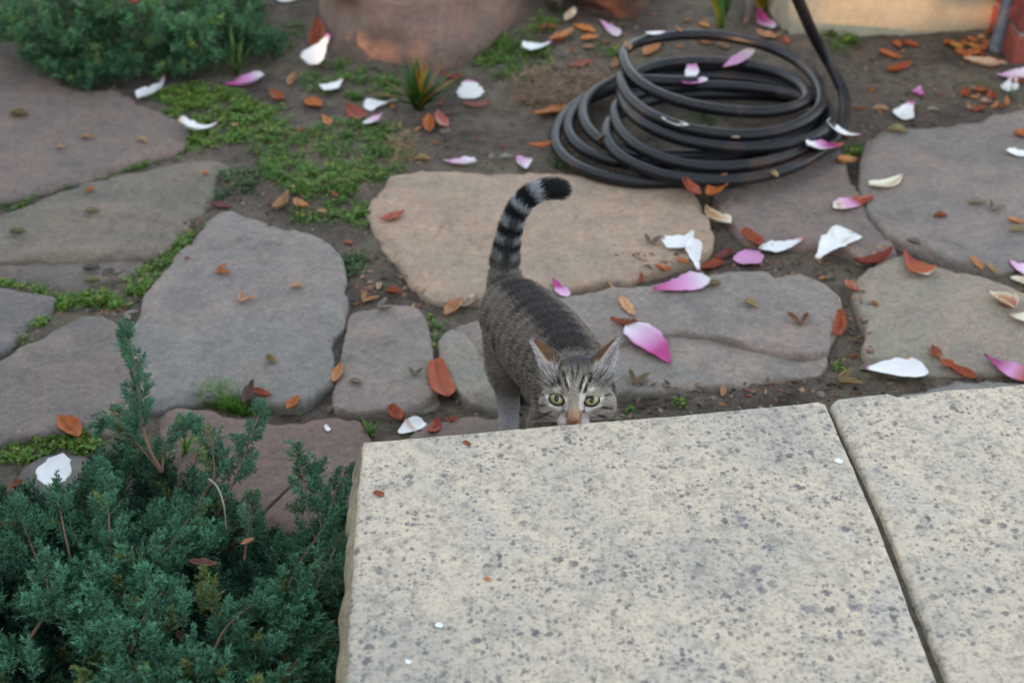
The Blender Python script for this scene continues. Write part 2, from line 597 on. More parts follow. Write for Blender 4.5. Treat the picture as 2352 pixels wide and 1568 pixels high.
# small wedge stones lying in the joints
for k, (x, y, r, tint) in enumerate([(256, 722, 15, (120, 108, 104)), (322, 818, 14, (112, 108, 100)), (930, 432, 13, (104, 106, 110)),
                                     (1022, 300, 16, (118, 110, 104)), (418, 370, 9, (128, 126, 132)), (330, 790, 10, (110, 105, 100)),
                                     (2090, 560, 12, (120, 112, 108)), (1885, 905, 9, (120, 114, 110))]):
    c = at_z(x, y, -0.012)
    rg = np.random.default_rng(k + 40)
    a = np.sort(rg.uniform(0, 2 * math.pi, 7))
    rr = r * 0.00062 * rg.uniform(0.75, 1.2, 7)
    pxy = np.column_stack([c[0] + np.cos(a) * rr * 1.2, c[1] + np.sin(a) * rr])
    me = stone_mesh("wedge_stone", pxy, -0.006 - 0.004 * rg.random(), 0.03, 0.006, 900 + k, 0.006, 0.4, 0.001, (0.1 * rg.uniform(-1, 1), 0.1), 1)
    co, tr = mesh_tris(me); add_bvh(co, tr)
    o = link_at("wedge_stone", me, tuple(co.mean(0)), m_stone, ground)
    o.color = tuple(s2l(tint)) + (1,)

# ================================================================ pale stone step in front
STEP_Z = 0.28
m_slab, nd, lk, bs = new_mat("lichened_limestone")
tc = nd.new("ShaderNodeTexCoord")
v = tc.outputs["Object"]
big = noise_node(nd, lk, v, 6.0, 4, 0.55, 0.4)
base = ramp(nd, lk, big.outputs["Fac"], [(0.36, s2l((178, 170, 157))), (0.47, s2l((193, 181, 164))), (0.56, s2l((201, 187, 167))), (0.66, s2l((187, 178, 165)))])
col = base.outputs["Color"]
mott = noise_node(nd, lk, v, 70.0, 6, 0.70, 0.3)
mr = ramp(nd, lk, mott.outputs["Fac"], [(0.38, (0.70, 0.71, 0.72)), (0.46, (0.89, 0.90, 0.90)), (0.53, (1.0, 1.0, 1.0)), (0.66, (1.08, 1.05, 1.0))])
col = mixc(nd, lk, col, mr.outputs["Color"], 0.95, 'MULTIPLY')
fine = noise_node(nd, lk, v, 190.0, 5, 0.7)
fr = ramp(nd, lk, fine.outputs["Fac"], [(0.34, (0.50, 0.51, 0.53)), (0.44, (0.90, 0.90, 0.91)), (0.60, (1.06, 1.04, 1.0))])
col = mixc(nd, lk, col, fr.outputs["Color"], 0.85, 'MULTIPLY')


def spots(scale, lo, hi, colr, strength, gate_scale, g0, g1, col, seed):
    """lichen spots: voronoi cells with noise-distorted edges, thinned out by a second noise"""
    off = nd.new("ShaderNodeVectorMath"); off.operation = 'ADD'
    off.inputs[1].default_value = (seed * 3.1, seed * 1.7, seed * 0.6)
    wob = noise_node(nd, lk, v, scale * 2.2, 3, 0.6)
    wsub = nd.new("ShaderNodeVectorMath"); wsub.operation = 'SUBTRACT'; wsub.inputs[1].default_value = (0.5, 0.5, 0.5)
    lk.new(wob.outputs["Color"], wsub.inputs[0])
    wsc = nd.new("ShaderNodeVectorMath"); wsc.operation = 'SCALE'; wsc.inputs["Scale"].default_value = 1.1 / scale
    lk.new(wsub.outputs[0], wsc.inputs[0])
    lk.new(v, off.inputs[0])
    ad = nd.new("ShaderNodeVectorMath"); ad.operation = 'ADD'
    lk.new(off.outputs[0], ad.inputs[0]); lk.new(wsc.outputs[0], ad.inputs[1])
    vo = nd.new("ShaderNodeTexVoronoi")
    vo.inputs["Scale"].default_value = scale
    vo.inputs["Randomness"].default_value = 1.0
    lk.new(ad.outputs[0], vo.inputs["Vector"])
    # size differs from cell to cell
    sz = nd.new("ShaderNodeSeparateColor")
    lk.new(vo.outputs["Color"], sz.inputs[0])
    mp_ = nd.new("ShaderNodeMapRange")
    mp_.inputs["From Min"].default_value = 0.35; mp_.inputs["From Max"].default_value = 1.0
    mp_.inputs["To Min"].default_value = 0.0; mp_.inputs["To Max"].default_value = hi
    lk.new(sz.outputs[0], mp_.inputs["Value"])
    sub = nd.new("ShaderNodeMath"); sub.operation = 'SUBTRACT'
    lk.new(mp_.outputs[0], sub.inputs[0]); lk.new(vo.outputs["Distance"], sub.inputs[1])
    mr_ = nd.new("ShaderNodeMapRange")
    mr_.inputs["From Min"].default_value = -0.02; mr_.inputs["From Max"].default_value = lo
    lk.new(sub.outputs[0], mr_.inputs["Value"])
    gate = noise_node(nd, lk, off.outputs[0], gate_scale, 3, 0.5)
    gr = nd.new("ShaderNodeMapRange")
    gr.inputs["From Min"].default_value = g0; gr.inputs["From Max"].default_value = g1
    lk.new(gate.outputs["Fac"], gr.inputs["Value"])
    mu = nd.new("ShaderNodeMath"); mu.operation = 'MULTIPLY'
    lk.new(mr_.outputs[0], mu.inputs[0]); lk.new(gr.outputs[0], mu.inputs[1])
    ms = nd.new("ShaderNodeMath"); ms.operation = 'MULTIPLY'; ms.inputs[1].default_value = strength
    lk.new(mu.outputs[0], ms.inputs[0])
    return mixc(nd, lk, col, colr, ms.outputs[0])


col = spots(230.0, 0.18, 0.58, s2l((104, 102, 104)), 0.68, 30.0, 0.38, 0.56, col, 1)
col = spots(150.0, 0.16, 0.56, s2l((98, 96, 99)), 0.78, 22.0, 0.36, 0.52, col, 2)
col = spots(84.0, 0.16, 0.50, s2l((92, 90, 94)), 0.78, 13.0, 0.43, 0.57, col, 4)
col = spots(46.0, 0.16, 0.46, s2l((112, 111, 118)), 0.7, 7.0, 0.48, 0.60, col, 9)
col = spots(24.0, 0.22, 0.26, s2l((226, 222, 206)), 0.6, 5.0, 0.5, 0.62, col, 14)
lk.new(col, bs.inputs["Base Color"])
bs.inputs["Roughness"].default_value = 0.9
bs.inputs["Specular IOR Level"].default_value = 0.2
b1 = bump(nd, lk, mott.outputs["Fac"], 0.35, 0.004, bs)
bump(nd, lk, fine.outputs["Fac"], 0.5, 0.0016, bs, b1)

m_rough, nd, lk, bs = new_mat("rough_hewn_stone_edge")
tc = nd.new("ShaderNodeTexCoord"); v = tc.outputs["Object"]
n1 = noise_node(nd, lk, v, 12, 6, 0.65, 0.5); n2 = noise_node(nd, lk, v, 90, 5, 0.7)
c1 = ramp(nd, lk, n1.outputs["Fac"], [(0.3, s2l((92, 86, 74))), (0.5, s2l((150, 138, 114))), (0.7, s2l((178, 166, 140)))])
c2 = ramp(nd, lk, n2.outputs["Fac"], [(0.3, (0.6, 0.6, 0.6)), (0.6, (1.1, 1.1, 1.1))])
lk.new(mixc(nd, lk, c1.outputs["Color"], c2.outputs["Color"], 0.8, 'MULTIPLY'), bs.inputs["Base Color"])
bs.inputs["Roughness"].default_value = 0.95
bump(nd, lk, n1.outputs["Fac"], 0.8, 0.01, bs)

m_mortar, nd, lk, bs = new_mat("mortar")
tc = nd.new("ShaderNodeTexCoord")
n1 = noise_node(nd, lk, tc.outputs["Object"], 60, 6, 0.7)
c1 = ramp(nd, lk, n1.outputs["Fac"], [(0.3, s2l((62, 58, 46))), (0.6, s2l((104, 98, 82)))])
lk.new(c1.outputs["Color"], bs.inputs["Base Color"])
bs.inputs["Roughness"].default_value = 0.95
bump(nd, lk, n1.outputs["Fac"], 0.8, 0.006, bs)

SLAB1 = [(838, 1015), (920, 1009), (1000, 1002), (1100, 993), (1200, 984), (1310, 975), (1420, 966), (1540, 955), (1650, 945), (1770, 934), (1880, 923), (1893, 928), (1905, 955), (1926, 1005), (2010, 1205), (2075, 1370), (2140, 1545), (2250, 1840), (770, 1840), (798, 1600), (806, 1450), (812, 1358), (820, 1250), (827, 1150), (831, 1080)]
SLAB2 = [(1917, 926), (1929, 916), (1980, 910), (2040, 904), (2062, 911), (2140, 901), (2240, 892), (2352, 882), (2620, 858), (2900, 1200), (2900, 1840), (2297, 1840), (2178, 1545), (2110, 1370), (2042, 1205), (1953, 1005), (1926, 950)]
step = empty("stone_step", (0.15, 0.85, 0.0))
tag(step, "pale lichen-speckled stone step the cat peers over", "step")
for poly, sd in ((SLAB1, 401), (SLAB2, 431)):
    pxy = np.array([at_z(a, b, STEP_Z)[:2] for a, b in poly])
    me = stone_mesh("slab", pxy, STEP_Z, depth=0.065, edge=0.0022, seed=sd, step=0.005, rough=0.35, relief=0.0010, rounded=0, nsm=1)
    co, tr = mesh_tris(me); add_bvh(co, tr)
    link_at("slab", me, tuple(co.mean(0)), m_slab, step)
# rough rock-faced side of the slab, towards the juniper
ed = np.array([at_z(a, b, STEP_Z)[:2] for a, b in [(838, 1018), (831, 1080), (827, 1150), (820, 1250), (812, 1358), (806, 1450), (798, 1600), (770, 1840)]])
ed = resample(ed, 0.012, False)
rows = []
prof = [(0.002, -0.004), (-0.007, -0.013), (-0.012, -0.026), (-0.014, -0.042), (-0.011, -0.056), (0.004, -0.070)]
for k, (dx, dz) in enumerate(prof):
    amp = 1 + 0.55 * fbm(np.column_stack([ed, np.full(len(ed), k * 0.02)]), 26, 3, 71)
    rows.append(np.column_stack([ed[:, 0] + dx * amp - 0.003 * vnoise(ed, 60, 5) * (k > 0), ed[:, 1], np.full(len(ed), STEP_Z + dz)]))
n = len(ed)
V = np.concatenate(rows)
F = np.array([[r * n + i, r * n + i + 1, (r + 1) * n + i + 1, (r + 1) * n + i] for r in range(len(prof) - 1) for i in range(n - 1)])
me = mesh_np("rough_edge", V, F)
co, tr = mesh_tris(me); add_bvh(co, tr)
link_at("rough_edge", me, tuple(co.mean(0)), m_rough, step)
# mortar in the joint and the masonry the slabs lie on
jp = [at_z(a, b, STEP_Z - 0.012) for a, b in [(1896, 928), (1922, 990), (2020, 1205), (2090, 1372), (2155, 1545), (2265, 1830)]]
V, F = [], []
for k, p in enumerate(jp):
    for dx, dz in ((-0.016, -0.03), (-0.016, 0), (0.018, 0), (0.018, -0.03)):
        V.append((p[0] + dx, p[1], p[2] + dz))
    if k:
        for a in range(3):
            F.append([(k - 1) * 4 + a, k * 4 + a, k * 4 + a + 1, (k - 1) * 4 + a + 1])
F.append([0, 1, 2, 3])
me = mesh_np("mortar_joint", V, F, smooth=False)
link_at("mortar_joint", me, tuple(np.mean(V, 0)), m_mortar, step)
a = at_z(850, 1025, STEP_Z); b_ = at_z(2620, 868, STEP_Z)
ft = [(a[0] + 0.01, a[1] - 0.03), (b_[0], b_[1] - 0.03), (b_[0], 0.40), (a[0] - 0.005, 0.40)]
V = [(x, y, z) for z in (-0.06, STEP_Z - 0.063) for x, y in ft]
me = mesh_np("riser", V, [[0, 1, 5, 4], [1, 2, 6, 5], [2, 3, 7, 6], [3, 0, 4, 7], [4, 5, 6, 7]], smooth=False)
co, tr = mesh_tris(me); add_bvh(co, tr)
link_at("riser", me, tuple(np.mean(V, 0)), m_rough, step)

# ================================================================ boulders
def boulder(name, base_px, top_px, z_base, heights, seed, label, tint, lay=0.006):
    """loft from the outline on the soil to a smaller outline on top; both in frame pixels"""
    p0 = round_poly(resample([at_z(x, y, z_base)[:2] for x, y in base_px], 0.016), 2)
    n = len(p0)
    cen = p0.mean(0)
    tpoly = np.array([at_z(x, y, heights)[:2] for x, y in top_px])
    tr = round_poly(resample(tpoly, 0.016), 2)
    tc_ = tr.mean(0)
    # radial matching
    def radial(poly, c, ang):
        d = poly - c
        th = np.arctan2(d[:, 1], d[:, 0]); r = np.linalg.norm(d, axis=1)
        o = np.argsort(th)
        return np.interp(ang, np.concatenate([th[o] - 2 * math.pi, th[o], th[o] + 2 * math.pi]), np.tile(r[o], 3))
    ang = np.linspace(-math.pi, math.pi, 120, endpoint=False)
    r0, r1 = radial(p0, cen, ang), radial(tr, tc_, ang)
    rows = []
    prof = [(0, -0.03), (0, 0.0), (0.05, 0.16), (0.16, 0.27), (0.30, 0.40), (0.45, 0.53), (0.60, 0.66), (0.75, 0.80), (0.90, 0.93), (1.0, 1.0)]
    for t, h in prof:
        c = cen * (1 - t) + tc_ * t
        r = r0 * (1 - t) + r1 * t
        z = z_base + (heights - z_base) * h if h >= 0 else z_base + h
        rows.append(np.column_stack([c[0] + np.cos(ang) * r, c[1] + np.sin(ang) * r, np.full(len(ang), z)]))
    for s in (0.8, 0.6, 0.4, 0.2):
        rows.append(np.column_stack([tc_[0] + np.cos(ang) * r1 * s, tc_[1] + np.sin(ang) * r1 * s, np.full(len(ang), heights + (1 - s) * 0.012)]))
    V = np.concatenate(rows)
    # strata: shove rows in and out with the height, plus lumps
    nv = V[:, :2] - cen
    nv /= np.linalg.norm(nv, axis=1, keepdims=True) + 1e-9
    st = fbm(np.column_stack([V[:, :2] * 1.5, V[:, 2:] * 9]), 7.0, 3, seed)
    V[:, :2] += nv * (st * lay * 2.0)[:, None]
    V[:, 2] += lay * fbm(V, 14.0, 3, seed + 4) + lay * 0.8 * np.abs(fbm(V * np.array([0.7, 2.2, 1]), 9.0, 2, seed + 9))
    m = len(ang)
    F = [[r * m + i, r * m + (i + 1) % m, (r + 1) * m + (i + 1) % m, (r + 1) * m + i] for r in range(len(rows) - 1) for i in range(m)]
    F.append([(len(rows) - 1) * m + i for i in range(m)])
    me = mesh_np(name, V, F)
    co, trg = mesh_tris(me); add_bvh(co, trg)
    o = link_at(name, me, (cen[0], cen[1], z_base), m_stone)
    o.color = tuple(s2l(tint)) + (1,)
    tag(o, label, "boulder")
    return o


boulder("boulder", [(735, 10), (742, 60), (775, 125), (808, 140), (884, 150), (1012, 168), (1060, 158), (1124, 130), (1176, 88), (1215, 35), (1250, -20), (1200, -140), (980, -200), (760, -150), (720, -60)],
        [(735, -90), (745, -55), (790, -15), (880, 0), (990, 2), (1080, -8), (1150, -40), (1205, -80), (1225, -110), (1160, -170), (980, -200), (770, -160)], -0.02, 0.105, 51,
        "large brown layered boulder beside the strap-leaved tuft", (126, 104, 94), 0.009)
boulder("boulder", [(1302, 0), (1322, 30), (1385, 48), (1440, 55), (1476, 38), (1492, 5), (1490, -60), (1400, -100), (1310, -60)],
        [(1308, -60), (1330, -30), (1390, -20), (1440, -15), (1470, -30), (1482, -70), (1400, -120), (1320, -90)], -0.02, 0.075, 63,
        "small reddish boulder behind the raised hose loop", (118, 90, 80), 0.008)
boulder("boulder", [(1250, 20), (1262, 40), (1285, 45), (1300, 25), (1302, -25), (1285, -50), (1256, -40)],
        [(1258, -30), (1266, 5), (1282, 8), (1292, -5), (1292, -40), (1270, -55)], -0.02, 0.05, 69,
        "narrow upright rock wedged between the two larger boulders", (112, 98, 90), 0.004)

# ================================================================ pale rendered wall, brick pillar, stake, pipe
m_wall, nd, lk, bs = new_mat("cream_render")
tc = nd.new("ShaderNodeTexCoord"); v = tc.outputs["Object"]
n1 = noise_node(nd, lk, v, 7, 5, 0.6, 0.4); n2 = noise_node(nd, lk, v, 80, 5, 0.7)
c1 = ramp(nd, lk, n1.outputs["Fac"], [(0.3, s2l((150, 144, 122))), (0.5, s2l((172, 165, 142))), (0.7, s2l((184, 176, 152)))])
c2 = ramp(nd, lk, n2.outputs["Fac"], [(0.3, (0.82, 0.82, 0.82)), (0.6, (1.05, 1.05, 1.05))])
lk.new(mixc(nd, lk, c1.outputs["Color"], c2.outputs["Color"], 0.8, 'MULTIPLY'), bs.inputs["Base Color"])
bs.inputs["Roughness"].default_value = 0.9
bump(nd, lk, n2.outputs["Fac"], 0.4, 0.003, bs)
WA, WB = at_z(1812, 98, -0.02), at_z(2302, 74, -0.02)
WDIR = (WB - WA) / np.linalg.norm(WB - WA)
WN = np.array([WDIR[1], -WDIR[0], 0.0])          # towards the camera
if WN[1] > 0: WN = -WN


def wall_prism(pa, pb, thick, z0, z1, name, mat, parent=None, nseg=24, amp=0.003):
    L = np.linalg.norm(pb - pa)
    d = (pb - pa) / L
    back = -WN * thick
    V, F = [], []
    ks = np.linspace(0, L, nseg + 1)
    zs = np.linspace(z0, z1, 9)
    for zz in zs:
        for k in ks:
            p = pa + d * k
            V.append((p[0], p[1], zz))
    V = np.array(V)
    V += WN * (amp * fbm(V, 8.0, 3, 33))[:, None]
    m = nseg + 1
    F = [[r * m + i, r * m + i + 1, (r + 1) * m + i + 1, (r + 1) * m + i] for r in range(8) for i in range(nseg)]
    n0 = len(V)
    ex = [pa + back, pb + back]
    V = np.concatenate([V, [(ex[0][0], ex[0][1], z0), (ex[1][0], ex[1][1], z0), (ex[0][0], ex[0][1], z1), (ex[1][0], ex[1][1], z1)]])
    lcol = [r * m for r in range(9)]; rcol = [r * m + nseg for r in range(9)]
    F.append(lcol[::-1] + [n0, n0 + 2][::1][::1] if False else lcol + [n0 + 2, n0])
    F.append(rcol + [n0 + 3, n0 + 1])
    F.append([8 * m + i for i in range(m)] + [n0 + 3, n0 + 2])
    F.append([n0, n0 + 1, n0 + 3, n0 + 2])
    me = mesh_np(name, V, F, smooth=False)
    bm = bmesh.new(); bm.from_mesh(me); bmesh.ops.recalc_face_normals(bm, faces=bm.faces); bm.to_mesh(me); bm.free()
    co, tr = mesh_tris(me); add_bvh(co, tr)
    return link_at(name, me, tuple((pa + pb) / 2), mat, parent)


gw = wall_prism(WA, WB, 0.22, -0.06, 0.75, "garden_wall", m_wall)
tag(gw, "low cream rendered garden wall behind the hose coil", "wall")

m_brick, nd, lk, bs = new_mat("red_brick")
tc = nd.new("ShaderNodeTexCoord"); oi = nd.new("ShaderNodeObjectInfo")
n1 = noise_node(nd, lk, tc.outputs["Object"], 60, 6, 0.7)
c0 = ramp(nd, lk, oi.outputs["Random"], [(0, s2l((120, 58, 52))), (1, s2l((144, 72, 62)))])
c2 = ramp(nd, lk, n1.outputs["Fac"], [(0.3, (0.65, 0.65, 0.65)), (0.6, (1.1, 1.1, 1.1))])
lk.new(mixc(nd, lk, c0.outputs["Color"], c2.outputs["Color"], 0.8, 'MULTIPLY'), bs.inputs["Base Color"])
bs.inputs["Roughness"].default_value = 0.9
bump(nd, lk, n1.outputs["Fac"], 0.5, 0.003, bs)
m_mort2, nd, lk, bs = new_mat("brick_mortar")
bs.inputs["Base Color"].default_value = tuple(s2l((140, 128, 122))) + (1,)
bs.inputs["Roughness"].default_value = 0.95
PB = at_z(2322, 152, -0.02)
bx, by = PB[0], PB[1]
pillar = empty("brick_pillar", (bx + 0.11, by + 0.12, -0.02))
tag(pillar, "red brick pillar with pale mortar at the end of the garden wall", "pillar")
BL, BH, BW, J = 0.215, 0.065, 0.102, 0.010


def brick_mesh(l, w, h, seed):
    bm = bmesh.new()
    bmesh.ops.create_cube(bm, size=1)
    for vv in bm.verts:
        vv.co = (vv.co.x * l, vv.co.y * w, vv.co.z * h)
    bmesh.ops.bevel(bm, geom=bm.edges[:], offset=0.004, segments=1, affect='EDGES')
    me = bpy.data.meshes.new("brick")
    bm.to_mesh(me); bm.free()
    return me


bmA = brick_mesh(BL, BW, BH, 1)
bmA.materials.append(m_brick)
for c in range(7):
    for k in range(2):
        o = bpy.data.objects.new("brick", bmA)
        COL.objects.link(o)
        zc = -0.02 + BH / 2 + c * (BH + J)
        if c % 2 == 0:
            o.location = (bx + BL / 2, by + BW / 2 + k * (BW + J), zc)
        else:
            o.location = (bx + BW / 2 + k * (BW + J), by + BL / 2, zc)
            o.rotation_euler = (0, 0, math.pi / 2)
        o.parent = pillar
        o.matrix_parent_inverse = Matrix.Translation(-Vector(pillar.location))
V = [(bx + 0.006 + i * (BL - 0.012), by + 0.006 + j * (BL - 0.012), z) for z in (-0.05, 0.49) for i, j in ((0, 0), (1, 0), (1, 1), (0, 1))]
me = mesh_np("mortar", V, [[0, 1, 5, 4], [1, 2, 6, 5], [2, 3, 7, 6], [3, 0, 4, 7], [4, 5, 6, 7]], smooth=False)
link_at("mortar", me, tuple(np.mean(V, 0)), m_mort2, pillar)


def tube_mesh(name, pts, rad, seg=12, cap=True, colors=None):
    pts = np.asarray(pts, float)
    n = len(pts)
    rad = np.broadcast_to(np.asarray(rad, float), (n,))
    t = np.gradient(pts, axis=0)
    t /= np.linalg.norm(t, axis=1, keepdims=True) + 1e-12
    u = np.zeros_like(t)
    a = np.array([0, 0, 1.0]) if abs(t[0][2]) < 0.9 else np.array([1.0, 0, 0])
    u0 = np.cross(t[0], a); u0 /= np.linalg.norm(u0)
    for i in range(n):
        u0 = u0 - t[i] * np.dot(u0, t[i])
        u0 /= np.linalg.norm(u0) + 1e-12
        u[i] = u0
    w = np.cross(t, u)
    th = np.linspace(0, 2 * math.pi, seg, endpoint=False)
    V = pts[:, None, :] + rad[:, None, None] * (np.cos(th)[None, :, None] * u[:, None, :] + np.sin(th)[None, :, None] * w[:, None, :])
    V = V.reshape(-1, 3)
    i = np.arange(n - 1)[:, None]; j = np.arange(seg)[None, :]
    F = np.stack([i * seg + j, i * seg + (j + 1) % seg, (i + 1) * seg + (j + 1) % seg, (i + 1) * seg + j], -1).reshape(-1, 4)
    faces = [list(f) for f in F]
    if cap:
        faces.append([k for k in range(seg)][::-1])
        faces.append([(n - 1) * seg + k for k in range(seg)])
    return V, faces


m_metal, nd, lk, bs = new_mat("grey_painted_steel")
tc = nd.new("ShaderNodeTexCoord")
n1 = noise_node(nd, lk, tc.outputs["Object"], 40, 6, 0.7)
c1 = ramp(nd, lk, n1.outputs["Fac"], [(0.3, s2l((72, 74, 80))), (0.55, s2l((104, 106, 112))), (0.75, s2l((120, 112, 104)))])
lk.new(c1.outputs["Color"], bs.inputs["Base Color"])
bs.inputs["Roughness"].default_value = 0.5
bs.inputs["Metallic"].default_value = 0.2
p0 = at_z(2281, 136, -0.04); p1 = p0 + np.array([0.035, 0.02, 0.50])
V, F = tube_mesh("stake", [p0, p0 + (p1 - p0) * 0.07, p0 + (p1 - p0) * 0.0701, p1], [0.021, 0.019, 0.0145, 0.0145], 16)
st = link_at("steel_stake", mesh_np("steel_stake", V, F), tuple(p0), m_metal)
tag(st, "grey steel stake leaning beside the brick pillar", "stake")

p0 = at_z(1708, 88, -0.06)
V, F = tube_mesh("pipe", [p0, p0 + np.array([0, 0, 0.12]), p0 + np.array([0, 0, 0.121]), p0 + np.array([0, 0, 0.15]), p0 + np.array([0, 0, 0.151]), p0 + np.array([0.002, 0, 0.6])],
                 [0.0125, 0.0125, 0.015, 0.015, 0.0122, 0.0122], 16)
m_pipe, nd, lk, bs = new_mat("weathered_galvanised_pipe")
tc = nd.new("ShaderNodeTexCoord")
n1 = noise_node(nd, lk, tc.outputs["Object"], 50, 6, 0.7)
c1 = ramp(nd, lk, n1.outputs["Fac"], [(0.35, s2l((150, 140, 130))), (0.6, s2l((186, 182, 176)))])
lk.new(c1.outputs["Color"], bs.inputs["Base Color"]); bs.inputs["Roughness"].default_value = 0.55
pp = link_at("standpipe", mesh_np("standpipe", V, F), tuple(p0), m_pipe)
tag(pp, "galvanised upright water pipe rising behind the hose coil", "pipe")

# ================================================================ the cat
CAT = []


def ico(center, radii, rot=None, sub=3):
    bm = bmesh.new()
    bmesh.ops.create_icosphere(bm, subdivisions=sub, radius=1.0)
    V = np.array([v.co[:] for v in bm.verts]); F = np.array([[v.index for v in f.verts] for f in bm.faces])
    bm.free()
    V = V * np.asarray(radii)
    if rot is not None:
        V = V @ np.asarray(rot).T
    return V + np.asarray(center), F


def catmull(pts, n):
    pts = np.asarray(pts, float)
    P = np.concatenate([[2 * pts[0] - pts[1]], pts, [2 * pts[-1] - pts[-2]]])
    t = np.linspace(0, len(pts) - 1, n)
    i = np.minimum(t.astype(int), len(pts) - 2)
    f = (t - i)[:, None]
    p0, p1, p2, p3 = P[i], P[i + 1], P[i + 2], P[i + 3]
    return 0.5 * ((2 * p1) + (-p0 + p2) * f + (2 * p0 - 5 * p1 + 4 * p2 - p3) * f ** 2 + (-p0 + 3 * p1 - 3 * p2 + p3) * f ** 3)


def loft(path, rw, rh, n=24, seg=24, side=None):
    """tube with elliptical sections: rw sideways, rh in the vertical plane of the path"""
    c = catmull(path, n)
    k = np.linspace(0, 1, len(rw)); tt = np.linspace(0, 1, n)
    rw = np.interp(tt, k, rw); rh = np.interp(tt, k, rh)
    t = np.gradient(c, axis=0); t /= np.linalg.norm(t, axis=1, keepdims=True)
    s = np.cross(t, np.array([0, 0, 1.0])) if side is None else np.broadcast_to(np.asarray(side, float), t.shape)
    s = s - t * np.sum(s * t, 1, keepdims=True)
    s /= np.linalg.norm(s, axis=1, keepdims=True) + 1e-9
    u = np.cross(s, t)
    th = np.linspace(0, 2 * math.pi, seg, endpoint=False)
    rings = c[:, None] + rw[:, None, None] * np.cos(th)[None, :, None] * s[:, None] + rh[:, None, None] * np.sin(th)[None, :, None] * u[:, None]
    V = np.concatenate([rings.reshape(-1, 3), c[:1] - t[:1] * min(rw[0], rh[0]) * 0.5, c[-1:] + t[-1:] * min(rw[-1], rh[-1]) * 0.5])
    F = []
    for i in range(n - 1):
        for j in range(seg):
            F.append([i * seg + j, i * seg + (j + 1) % seg, (i + 1) * seg + (j + 1) % seg])
            F.append([i * seg + j, (i + 1) * seg + (j + 1) % seg, (i + 1) * seg + j])
    a, b = n * seg, n * seg + 1
    for j in range(seg):
        F.append([a, (j + 1) % seg, j])
        F.append([b, (n - 1) * seg + j, (n - 1) * seg + (j + 1) % seg])
    return V, np.array(F)


# --- face frame: a to the right, b up, c towards the photographer; origin between the eyes
HEAD_Y = 1.262
H0 = at_y(1319, 918.7, HEAD_Y)
VC = (ORG - H0) / np.linalg.norm(ORG - H0)
VA = np.cross(np.array([0, 0, 1.0]), VC); VA /= np.linalg.norm(VA)
VB = np.cross(VC, VA)
MM = 0.001 * np.linalg.norm(ORG - H0) / 1.60


def face(a, b, c):
    """face frame (mm) to world"""
    return H0 + (VA * a + VB * b + VC * c) * MM


# head axes inside the face frame
pit, yaw = math.radians(20), math.radians(-7)
HF = np.array([math.sin(yaw) * math.cos(pit), -math.sin(pit), math.cos(yaw) * math.cos(pit)])
HR = np.array([math.cos(yaw), 0, -math.sin(yaw)])
HU = np.cross(HF, HR); HU = -HU if HU[1] < 0 else HU
ROT = np.column_stack([VA, VB, VC])                     # face frame -> world
HROT = ROT @ np.column_stack([HR, HF, HU])              # head (x right, y forward, z up) -> world


def head(x, y, z):
    return H0 + HROT @ (np.array([x, y, z]) * MM)


def hico(c, r, sub=3):
    return ico(head(*c), np.array(r) * MM, HROT, sub)


parts = []
# torso: rump -> withers -> neck
def back(px, py, yy, drop):
    p = at_y(px, py, yy)
    p[2] -= drop
    return p


SP = [back(1166, 640, 1.640, 0.040), back(1182, 640, 1.60, 0.054), back(1214, 668, 1.545, 0.058), back(1262, 716, 1.480, 0.060),
      back(1304, 770, 1.420, 0.058), back(1322, 812, 1.375, 0.054), head(-2, -62, -12), head(0, -36, -4)]
parts.append(loft(SP, [0.030, 0.049, 0.054, 0.055, 0.052, 0.047, 0.039, 0.027], [0.030, 0.048, 0.055, 0.058, 0.058, 0.052, 0.038, 0.027], 40, 28))
# chest and belly depth
chest = np.array(SP[5]) + np.array([0.0, 0.0, -0.035])
parts.append(ico(chest + np.array([-0.006, 0, -0.01]), (0.046, 0.052, 0.056)))
HEELY = 1.535
# legs: hip/shoulder, knee/elbow, hock/wrist, paw
def leg(p, r):
    V, F = loft(p, r, r, 26, 16, side=(1, 0.02, 0))
    parts.append((V, F))


fL = at_z(1168, 1008, 0.012); fL = np.array([fL[0], fL[1], 0.014])
hipL = np.array([SP[1][0] - 0.009, 1.595, 0.150])
leg([hipL, hipL + np.array([0.000, -0.034, -0.040]), fL + np.array([-0.003, 0.030, 0.085]), fL + np.array([-0.002, 0.030, 0.060]), fL + np.array([0.0, 0.018, 0.030]), fL + np.array([0.001, -0.012, 0.0]), fL + np.array([0.001, -0.032, -0.002])],
    [0.034, 0.030, 0.0235, 0.0175, 0.0138, 0.0135, 0.011])
parts.append(ico(hipL + np.array([0.003, -0.012, 0.004]), (0.026, 0.044, 0.054)))
fR = fL + np.array([0.085, 0.022, 0])
hipR = np.array([SP[1][0] + 0.028, 1.60, 0.150])
leg([hipR, hipR + np.array([0.012, -0.045, -0.045]), fR + np.array([0.002, 0.045, 0.078]), fR + np.array([0.0, 0.018, 0.030]), fR + np.array([0.001, -0.012, 0.0]), fR + np.array([0.001, -0.032, -0.002])],
    [0.036, 0.036, 0.0165, 0.0125, 0.013, 0.011])
parts.append(ico(hipR + np.array([0.002, -0.018, -0.012]), (0.027, 0.048, 0.050)))
for sx in (-1, 1):
    sh = np.array(SP[5]) + np.array([sx * 0.026, 0.0, -0.035])
    ft = np.array([sh[0] + sx * 0.004, sh[1] - 0.012, 0.014])
    leg([sh, sh + np.array([sx * 0.006, 0.022, -0.055]), ft + np.array([0, 0.012, 0.075]), ft + np.array([0, 0.002, 0.025]), ft + np.array([0, -0.012, 0.0]), ft + np.array([0, -0.030, -0.002])],
        [0.026, 0.024, 0.0145, 0.0125, 0.014, 0.011])
